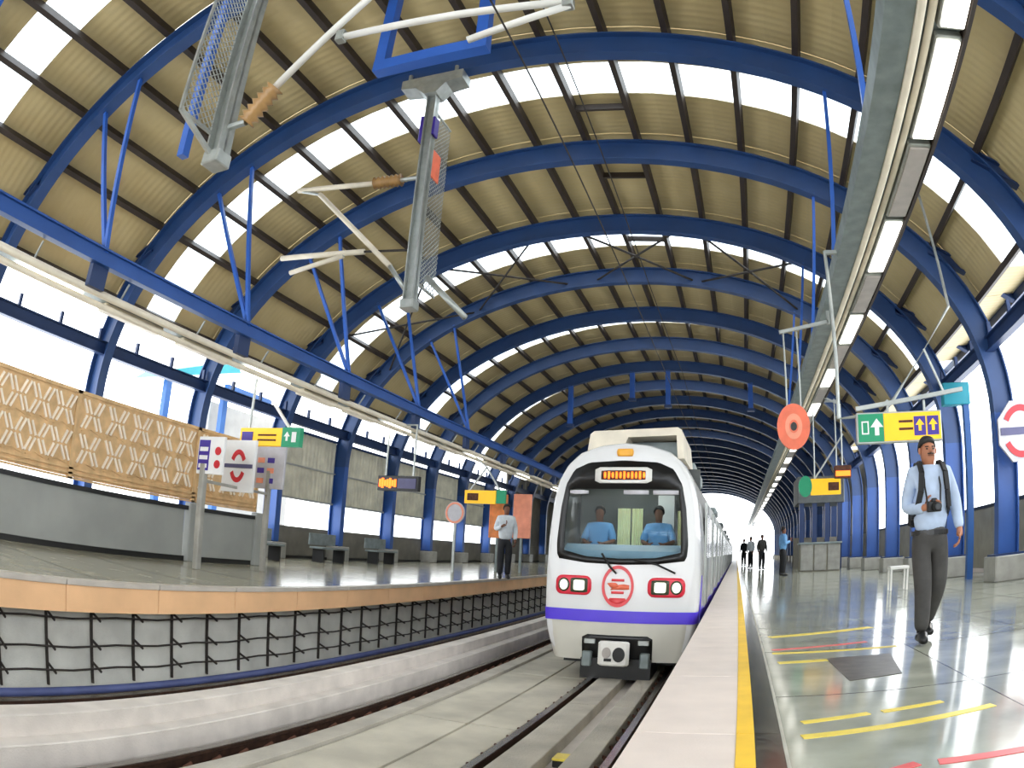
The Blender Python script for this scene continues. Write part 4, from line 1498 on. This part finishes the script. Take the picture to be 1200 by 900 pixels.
# ------------------------------------------------------------------ signs, near platform
def glyph_arrow(m, x, z, s, y0, y1):
    m.prism([(x - .1 * s, z - .3 * s), (x + .1 * s, z - .3 * s), (x + .1 * s, z + .05 * s), (x + .3 * s, z + .05 * s), (x, z + .42 * s), (x - .3 * s, z + .05 * s), (x - .1 * s, z + .05 * s)], 'y', y0, y1)


SY = 8.0
s1 = thing('hanging_sign', (2.05, SY, 2.05), 'lit hanging sign with green exit end, yellow middle and purple pictograms', 'sign')
x0, x1 = aty(1006, 505, SY).x, aty(1102, 497, SY).x
zb_, zt_ = 2.07, 2.40
sl = .03
def sgn(xa, xb, za, zb2, mt, nm, d=.02):
    return MB().box(xa, xb, SY - d, SY + .06, za, zb2, .004).build(nm, mt, s1)
MB().box(x0 - .02, x1 + .02, SY - .005, SY + .08, zb_ - .02, zt_ + .02, .01).build('sign_box', 'galv', s1)
gx = x0 + (x1 - x0) * .295
g_ = sgn(x0, gx, zb_, zt_, 'sign_green', 'green_face')
yl = sgn(gx + .005, x1, zb_, zt_, 'sign_yellow', 'yellow_face')
m = MB()
m.ring((x0 + .085, 2.235), .065, .11, .022, .022, SY - .024, SY - .018, 4, pi / 4, 2 * pi + pi / 4)
m.build('exit_door_mark', 'sign_white', s1)
m = MB(); glyph_arrow(m, x0 + .235, 2.225, .28, SY - .024, SY - .018)
m.build('arrow', 'sign_white', s1)
for k in range(2):
    xa = gx + (x1 - gx) * (.52 + .235 * k)
    MB().box(xa, xa + .16, SY - .024, SY - .018, zb_ + .05, zt_ - .05).build('pictogram_plate', 'sign_purple', s1)
    m = MB(); glyph_arrow(m, xa + .08, 2.235, .2, SY - .028, SY - .022)
    m.build('pictogram', 'sign_yellow', s1)
for k in range(2):
    MB().box(gx + .2, gx + .39, SY - .024, SY - .018, 2.28 - .09 * k, 2.31 - .09 * k).build('lettering', 'rust', s1)
# frame of the sign
b0, b1 = aty(1003, 479, SY), aty(1128, 455, SY)
MB().bar((b0.x, SY + .03, b0.z), (b1.x, SY + .03, b1.z), .05, .05).build('frame_bar', 'galv', s1)
for px in (1040, 1083):
    q = aty(px, 470, SY)
    MB().bar((q.x, SY + .03, zt_), (q.x, SY + .03, q.z + .02), .03, .03).build('rod', 'galv', s1)
a1_, a2_ = aty(1046, 470, SY), aty(1112, 358, SY)
MB().tube([(a1_.x, SY + .03, a1_.z), (a2_.x, SY + .03, a2_.z), (2.98, ARCH[2], 7.2)], .022, 8).build('stay', 'galv', s1)
a3_ = aty(1083, 408, SY)
MB().tube([(a3_.x, SY + .03, a3_.z), (b1.x - .27, SY + .03, b1.z - .04)], .018, 8).build('stay', 'galv', s1)
c1, c2, c3 = aty(980, 420, SY), aty(983, 490, SY), aty(1010, 487, SY)
MB().bar((c1.x, SY + .03, 4.5), (1.5, SY + .03, 4.5), .05, .05).build('arm', 'galv', s1)
MB().tube([(c1.x, SY + .03, 4.52), (c1.x, SY + .03, c1.z), (c2.x, SY + .03, c2.z), (c3.x, SY + .03, c3.z)], .024, 8).build('hanger', 'galv', s1)
# cyan fascia unit
CYY = 14.2
cx0, cx1 = aty(1104, 465, CYY), aty(1135, 465, CYY)
cy_ = thing('cyan_portal', (cx1.x, CYY, 0), 'cyan steel portal post with fascia beside the exit sign', 'portal')
MB().box(cx0.x, cx1.x, CYY - .12, CYY + .12, cx0.z - .2, cx0.z + .28, .02).build('fascia', 'cyan_sheet', cy_)
MB().box(cx1.x - .18, cx1.x - .03, CYY - .07, CYY + .07, 0, cx0.z + .1).build('post', 'sky_blue_panel', cy_)

# round salmon sign
RY = 10.0
rc = aty(930, 500, RY)
r1 = thing('round_sign', (rc.x, RY, rc.z - .34), 'salmon round disc sign with a dark hole hung on rods', 'sign')
MB().ring((rc.x, rc.z), .25, .34, .20, .275, RY - .03, RY + .03, 40).build('disc', 'salmon', r1)
MB().ring((rc.x, rc.z), .13, .19, .06, .09, RY - .035, RY - .028, 32).build('inner_ring', 'salmon_pale', r1)
MB().disc((rc.x + .01, rc.z), .05, .07, RY - .02, RY + .02, 20).build('hole', 'black', r1)
for dx in (-.09, .12):
    MB().tube([(rc.x + dx, RY, rc.z + .28), (rc.x + dx, RY, 4.1)], .015, 6).build('rod', 'galv', r1)
MB().bar((rc.x - .15, RY, 4.1), (1.5, RY, 4.25), .05, .05).build('arm', 'galv', r1)
MB().bar((1.5, RY, 4.2), (1.5, RY, 4.45), .05, .05).build('arm', 'galv', r1)

# emblem board at the near column
EY = ARCH[3] - .35
ec = aty(1196, 505, EY)
e1 = thing('emblem_board', (ec.x, EY, ec.z - .6), 'white board with red round emblem fixed to the nearest pedestal column', 'sign')
MB().prism([(ec.x + .62 * cos(a) * (1 if abs(cos(a)) < .8 else .95), ec.z + .62 * sin(a)) for a in [2 * pi * k / 8 + pi / 8 for k in range(8)]], 'y', EY - .04, EY + .02).build('board', 'sign_grey', e1)
MB().ring((ec.x, ec.z), .46, .5, .12, .12, EY - .055, EY - .04, 24, .5, pi - .5).build('emblem_arc', 'sign_red', e1)
MB().ring((ec.x, ec.z), .46, .5, .12, .12, EY - .055, EY - .04, 24, pi + .5, 2 * pi - .5).build('emblem_arc', 'sign_red', e1)
MB().box(ec.x - .5, ec.x + .5, EY - .055, EY - .04, ec.z - .07, ec.z + .07).build('name_band', 'sign_ink', e1)
MB().bar((ec.x - .3, EY, ec.z), (AX + AA + .25, ARCH[3] - .1, ec.z), .06, .06).build('bracket', 'galv', e1)

# second hanging sign and small display further along
S2 = 17.0
q0, q1 = aty(950, 571, S2), aty(985, 571, S2)
s2 = thing('hanging_sign', ((q0.x + q1.x) / 2, S2, q0.z - .2), 'small yellow hanging sign with a green round end, farther along', 'sign')
MB().box(q0.x, q1.x, S2 - .05, S2 + .05, q0.z - .2, q0.z + .2, .01).build('sign_box', 'sign_yellow', s2)
MB().box(q0.x + .45, q1.x - .05, S2 - .06, S2 - .04, q0.z - .1, q0.z + .1).build('lettering', 'rust', s2)
MB().disc((q0.x - .14, q0.z + .02), .17, .26, S2 - .06, S2 + .06, 24).build('round_end', 'sign_green', s2)
for xx in (q0.x + .1, q1.x - .1):
    MB().tube([(xx, S2, q0.z + .2), (xx, S2, 4.6)], .02, 6).build('rod', 'galv', s2)
MB().bar((q0.x + .05, S2, 4.55), (q1.x, S2, 4.55), .05, .05).build('arm', 'galv', s2)
MB().bar((q0.x + .1, S2, q0.z + .2), (q1.x + .1, S2, q0.z + 1.3), .04, .04).build('brace', 'galv', s2)
MB().bar((1.9, S2, 4.52), (q0.x + .1, S2, 4.55), .04, .04).build('arm', 'galv', s2)
S3 = 16.0
q0 = aty(987, 553, S3)
s3 = thing('led_display', (q0.x, S3, q0.z - .15), 'small glowing orange display hung beside the second yellow sign', 'display')
MB().box(q0.x - .2, q0.x + .22, S3 - .06, S3 + .06, q0.z - .15, q0.z + .15, .02).build('case', 'rust', s3)
MB().box(q0.x - .17, q0.x + .19, S3 - .07, S3 - .055, q0.z - .1, q0.z + .02).build('screen', 'led_orange', s3)
MB().tube([(q0.x, S3, q0.z + .15), (q0.x, S3, q0.z + 1.6)], .02, 6).build('rod', 'galv', s3)
MB().bar((q0.x + .02, S3, q0.z + 1.58), (1.9, S3, 4.55), .04, .04).build('arm', 'galv', s3)

# counter, booths and stool further along the near platform
ky = 28.0
k0, k1 = aty(938, 640, ky), aty(985, 640, ky)
ko = thing('counter', ((k0.x + k1.x) / 2, ky, 0), 'grey counter with panelled front far along the near platform', 'counter')
wdt = (k1.x - k0.x) / 3
for i in range(3):
    MB().box(k0.x + wdt * i + .02, k0.x + wdt * (i + 1) - .02, ky, ky + .1, .05, 1.15, .02).build('front_panel', 'pedestal', ko)
MB().box(k0.x, k1.x, ky + .05, ky + .8, 0, 1.1).build('body', 'wall_beige', ko)
MB().box(k0.x - .06, k1.x + .06, ky - .08, ky + .85, 1.12, 1.2, .02).build('top', 'galv_dull', ko)
ks = thing('booth', (4.2, 32, 0), 'dark blue booth with posts behind the grey counter', 'booth')
b0_, b1_ = aty(935, 600, 31), Vector((5.0, 31, 0))
MB().box(b0_.x, b1_.x, 31, 33.5, 3.0, 4.2, .03).build('roof_box', 'cab_interior', ks)
for i in range(4):
    xx = b0_.x + .2 + (b1_.x - b0_.x - .4) * i / 3
    MB().box(xx - .11, xx + .11, 31.1, 31.4, 0, 3.0).build('post', 'deep_blue', ks)
MB().box(b0_.x, b1_.x, 33.2, 33.4, 0, 1.5).build('back_panel', 'low_wall', ks)
sq = atz(1052, 664, 0)
sy_ = 13.0
sq = aty(1053, 655, sy_)
so = thing('stool', (sq.x, sy_, 0), 'small white stool beside the walking man', 'stool')
MB().box(sq.x - .2, sq.x + .2, sy_ - .15, sy_ + .15, .40, .46, .015).build('seat', 'white_paint', so)
for dx in (-.17, .17):
    for dy in (-.12, .12):
        MB().bar((sq.x + dx, sy_ + dy, 0), (sq.x + dx, sy_ + dy, .41), .035, .035).build('leg', 'white_paint', so)

# ------------------------------------------------------------------ signs, far platform
BY9 = 9.0
sg = thing('pictogram_stand', (-7.9, BY9, 0), 'twin grey post stand holding white pictogram and emblem boards', 'sign')
pp0, pp1 = atz(230, 667, 0), atz(307, 669, 0)
MB().box(pp0.x - .06, pp0.x + .06, pp0.y - .06, pp0.y + .06, 0, 1.78, .015).build('post', 'pedestal', sg)
MB().box(pp1.x - .05, pp1.x + .05, pp1.y - .05, pp1.y + .05, 0, 1.95, .015).build('post', 'pedestal', sg)


def board(px0, px1, py0, py1, Y, mt, nm):
    a_, b_ = aty(px0, (py0 + py1) / 2, Y), aty(px1, (py0 + py1) / 2, Y)
    c_ = aty((px0 + px1) / 2, py0, Y)
    d_ = aty((px0 + px1) / 2, py1, Y)
    return MB().box(a_.x, b_.x, Y - .03, Y + .03, d_.z, c_.z, .008).build(nm, mt, sg), a_.x, b_.x, d_.z, c_.z


o_, xa, xb, za, zb2 = board(233, 263, 512, 556, pp0.y, 'sign_white', 'pictogram_board')
xm = (xa + xb) / 2
MB().box(xa + .03, xm - .02, pp0.y - .04, pp0.y - .028, za + .06, zb2 - .06).build('blue_plate', 'sign_purple', o_)
for k in range(3):
    MB().box(xa + .06, xm - .05, pp0.y - .046, pp0.y - .036, za + .1 + .14 * k, za + .17 + .14 * k).build('mark', 'sign_white', o_)
for k in range(2):
    MB().disc(((xm + xb) / 2 + .03, za + .17 + .22 * k), .07, .07, pp0.y - .04, pp0.y - .028, 14).build('mark', 'sign_red', o_)
Yb = (pp0.y + pp1.y) / 2
o_, xa, xb, za, zb2 = board(262, 299, 516, 577, Yb, 'sign_white', 'emblem_board')
xm, zm = (xa + xb) / 2, (za + zb2) / 2
MB().ring((xm, zm), .19, .3, .07, .09, Yb - .045, Yb - .03, 20, .45, pi - .45).build('emblem_arc', 'sign_red', o_)
MB().ring((xm, zm), .19, .3, .07, .09, Yb - .045, Yb - .03, 20, pi + .45, 2 * pi - .45).build('emblem_arc', 'sign_red', o_)
MB().box(xa + .04, xb - .04, Yb - .045, Yb - .03, zm - .035, zm + .035).build('name_band', 'sign_ink', o_)
o_, xa, xb, za, zb2 = board(300, 334, 524, 573, pp1.y, 'sign_grey', 'notice_board')
for k in range(3):
    for q in range(2):
        MB().box(xa + .07 + .25 * q, xa + .24 + .25 * q, pp1.y - .042, pp1.y - .028, za + .1 + .2 * k, za + .2 + .2 * k).build('mark', 'sign_purple' if (k + q) % 2 else 'salmon_pale', o_)
MB().bar((pp0.x, pp0.y, 1.5), (pp1.x, pp1.y, 1.5), .04, .05).build('rail', 'pedestal', sg)
SLY = pp1.y + .12
sx0, sx1 = aty(283, 512, SLY), aty(353, 512, SLY)
hs = thing('hanging_sign', ((sx0.x + sx1.x) / 2, SLY, sx0.z - .2), 'yellow and green hanging sign on triangular stays over the far platform', 'sign')
MB().box(sx0.x, sx1.x, SLY - .05, SLY + .05, sx0.z - .18, sx0.z + .18, .01).build('sign_box', 'sign_yellow', hs)
gx_ = sx0.x + (sx1.x - sx0.x) * .72
MB().box(gx_, sx1.x + .01, SLY - .06, SLY + .06, sx0.z - .19, sx0.z + .19).build('green_face', 'sign_green', hs)
m = MB(); glyph_arrow(m, gx_ + .13, sx0.z, .25, SLY - .066, SLY - .056)
m.build('arrow', 'sign_white', hs)
MB().box(gx_ + .25, gx_ + .36, SLY - .066, SLY - .056, sx0.z - .1, sx0.z + .1).build('exit_mark', 'sign_white', hs)
MB().box(sx0.x + .06, sx0.x + .36, SLY - .06, SLY - .045, sx0.z - .12, sx0.z + .1).build('pictogram_plate', 'sign_purple', hs)
for k in range(2):
    MB().box(sx0.x + .5, gx_ - .15, SLY - .06, SLY - .045, sx0.z + .02 - .1 * k, sx0.z + .055 - .1 * k).build('lettering', 'rust', hs)
ap = aty(302, 440, SLY)
MB().bar((sx0.x + .2, SLY, sx0.z + .18), (ap.x, SLY, ap.z), .04, .04).build('stay', 'galv', hs)
MB().bar((sx1.x - .3, SLY, sx0.z + .18), (ap.x, SLY, ap.z), .05, .05).build('stay', 'white_paint', hs)
MB().tube([(ap.x, SLY, ap.z), (BX - .4, SLY, 3.9)], .02, 6).build('hanger', 'galv', hs)
# led display
DX = -8.5
ya_, yb_ = atx(444, 566, DX), atx(491, 566, DX)
DYc = (ya_.y + yb_.y) / 2
dl, dr = aty(444, 566, DYc), aty(492, 566, DYc)
ld = thing('led_display', ((dl.x + dr.x) / 2, DYc, dl.z - .2), 'black display with glowing orange lettering hung over the far platform', 'display')
MB().box(dl.x, dr.x, DYc - .08, DYc + .08, dl.z - .2, dl.z + .2, .02).build('case', 'black', ld)
wd_ = dr.x - dl.x
for k in range(7):
    h_ = (.2, .26, .16)[k % 3]
    MB().box(dl.x + .06 + .075 * k, dl.x + .12 + .075 * k, DYc - .1, DYc - .075, dl.z - h_ / 2, dl.z + h_ / 2).build('letter', 'led_orange', ld)
MB().box(dl.x + .62, dr.x - .07, DYc - .1, DYc - .075, dl.z - .13, dl.z + .13).build('clock_panel', 'sign_ink', ld)
for xx in (dl.x + .2, dr.x - .2):
    MB().tube([(xx, DYc, dl.z + .2), (xx, DYc, 3.9)], .025, 6).build('rod', 'galv', ld)
    MB().bar((xx, DYc, 3.88), (BX - .4, DYc, 3.9), .04, .04).build('arm', 'galv', ld)
# second yellow sign, far platform
YY = 21.0
q0, q1 = aty(545, 582, YY), aty(593, 582, YY)
y2 = thing('hanging_sign', ((q0.x + q1.x) / 2, YY, q0.z - .2), 'dim yellow and green hanging sign farther along the far platform', 'sign')
MB().box(q0.x, q1.x - .35, YY - .05, YY + .05, q0.z - .22, q0.z + .22, .01).build('yellow_face', 'sign_yellow', y2)
MB().box(q0.x + .1, q0.x + .5, YY - .06, YY - .045, q0.z - .12, q0.z + .12).build('lettering', 'rust', y2)
MB().box(q1.x - .33, q1.x, YY - .05, YY + .05, q0.z - .2, q0.z + .24, .01).build('green_face', 'sign_green', y2)
ap = Vector(((q0.x + q1.x) / 2, YY, q0.z + 1.0))
MB().bar((q0.x + .15, YY, q0.z + .2), ap, .05, .05).build('stay', 'galv', y2)
MB().bar((q1.x - .2, YY, q0.z + .2), ap, .05, .05).build('stay', 'galv', y2)
MB().bar(ap, (BX - .4, YY, 3.9), .04, .04).build('hanger', 'galv', y2)
# round board, posters, benches on the far platform
q = aty(534, 601, 19.0)
rs = thing('round_board', (q.x, 19.0, 0), 'pale round board on a thin post on the far platform', 'sign')
MB().tube([(q.x, 19.0, 0), (q.x, 19.0, q.z)], .05, 8).build('post', 'galv', rs)
MB().disc((q.x, q.z), .32, .34, 18.92, 18.98, 24).build('board', 'sign_grey', rs)
MB().ring((q.x, q.z), .3, .32, .06, .06, 18.91, 18.925, 24).build('rim', 'salmon_pale', rs)
for px, mt_, lb in ((584, 'poster_orange', 'orange poster panel on a post before the waiting person'), (612, 'salmon_pale', 'pale poster panel on a post behind the waiting person')):
    q = aty(px, 605, 22.0)
    po = thing('poster_panel', (q.x, 22.0, 0), lb, 'poster')
    MB().box(q.x - .32, q.x + .32, 21.95, 22.05, q.z - .75, q.z + .75, .02).build('panel', mt_, po)
    MB().box(q.x - .04, q.x + .04, 21.96, 22.04, 0, q.z - .7).build('post', 'galv_dull', po)
bn0 = None
for i, yv in enumerate((14.0, 17.2, 20.4)):
    if bn0 is None:
        b_ = thing('platform_bench', (-11.6, yv, 0), 'dark steel bench before the far parapet', 'bench', 'benches before the far parapet')
        MB().box(-11.85, -11.35, yv - .7, yv + .7, .4, .46, .02).build('seat', 'galv_dull', b_)
        MB().box(-11.9, -11.84, yv - .7, yv + .7, .5, .85, .02).build('backrest', 'galv_dull', b_)
        for dy in (-.55, .55):
            MB().box(-11.8, -11.4, yv + dy - .03, yv + dy + .03, 0, .4).build('leg', 'rubber', b_)
        bn0 = b_
    else:
        copy_tree(bn0, (-11.6, yv, 0))

# ------------------------------------------------------------------ outside, beyond the far side
ct = thing('entrance_canopy', (-17, 16, -1), 'cyan roofed entrance canopy with blue posts outside', 'canopy')
ca, cb = atx(190, 432, -17.0), atx(300, 428, -17.0)
MB().prism([(ca.y, ca.z - .25), (ca.y + .5, ca.z + .1), (cb.y, cb.z + .25), (cb.y + .6, cb.z - .1)], 'x', -18.5, -17).build('roof', 'cyan_sheet', ct)
MB().box(-17.4, -17.2, ca.y + .5, ca.y + .75, -1, ca.z).build('post', 'sky_blue_panel', ct)
MB().box(-17.4, -17.2, ca.y + 3.4, ca.y + 3.65, -1, ca.z).build('post', 'sky_blue_panel', ct)
c5, c6 = atx(268, 450, -16.5), atx(318, 478, -16.5)
MB().box(-16.7, -16.5, c5.y, c6.y, c6.z, c5.z, .02).build('side_panel', 'sky_blue_panel', ct)
w5, w6 = atx(248, 470, -18), atx(335, 600, -18)
MB().box(-18.6, -18, w5.y, w6.y, -1, w5.z, .02).build('end_wall', 'building', ct)

for o in bpy.data.objects:
    if '_w' in o.keys(): del o['_w']
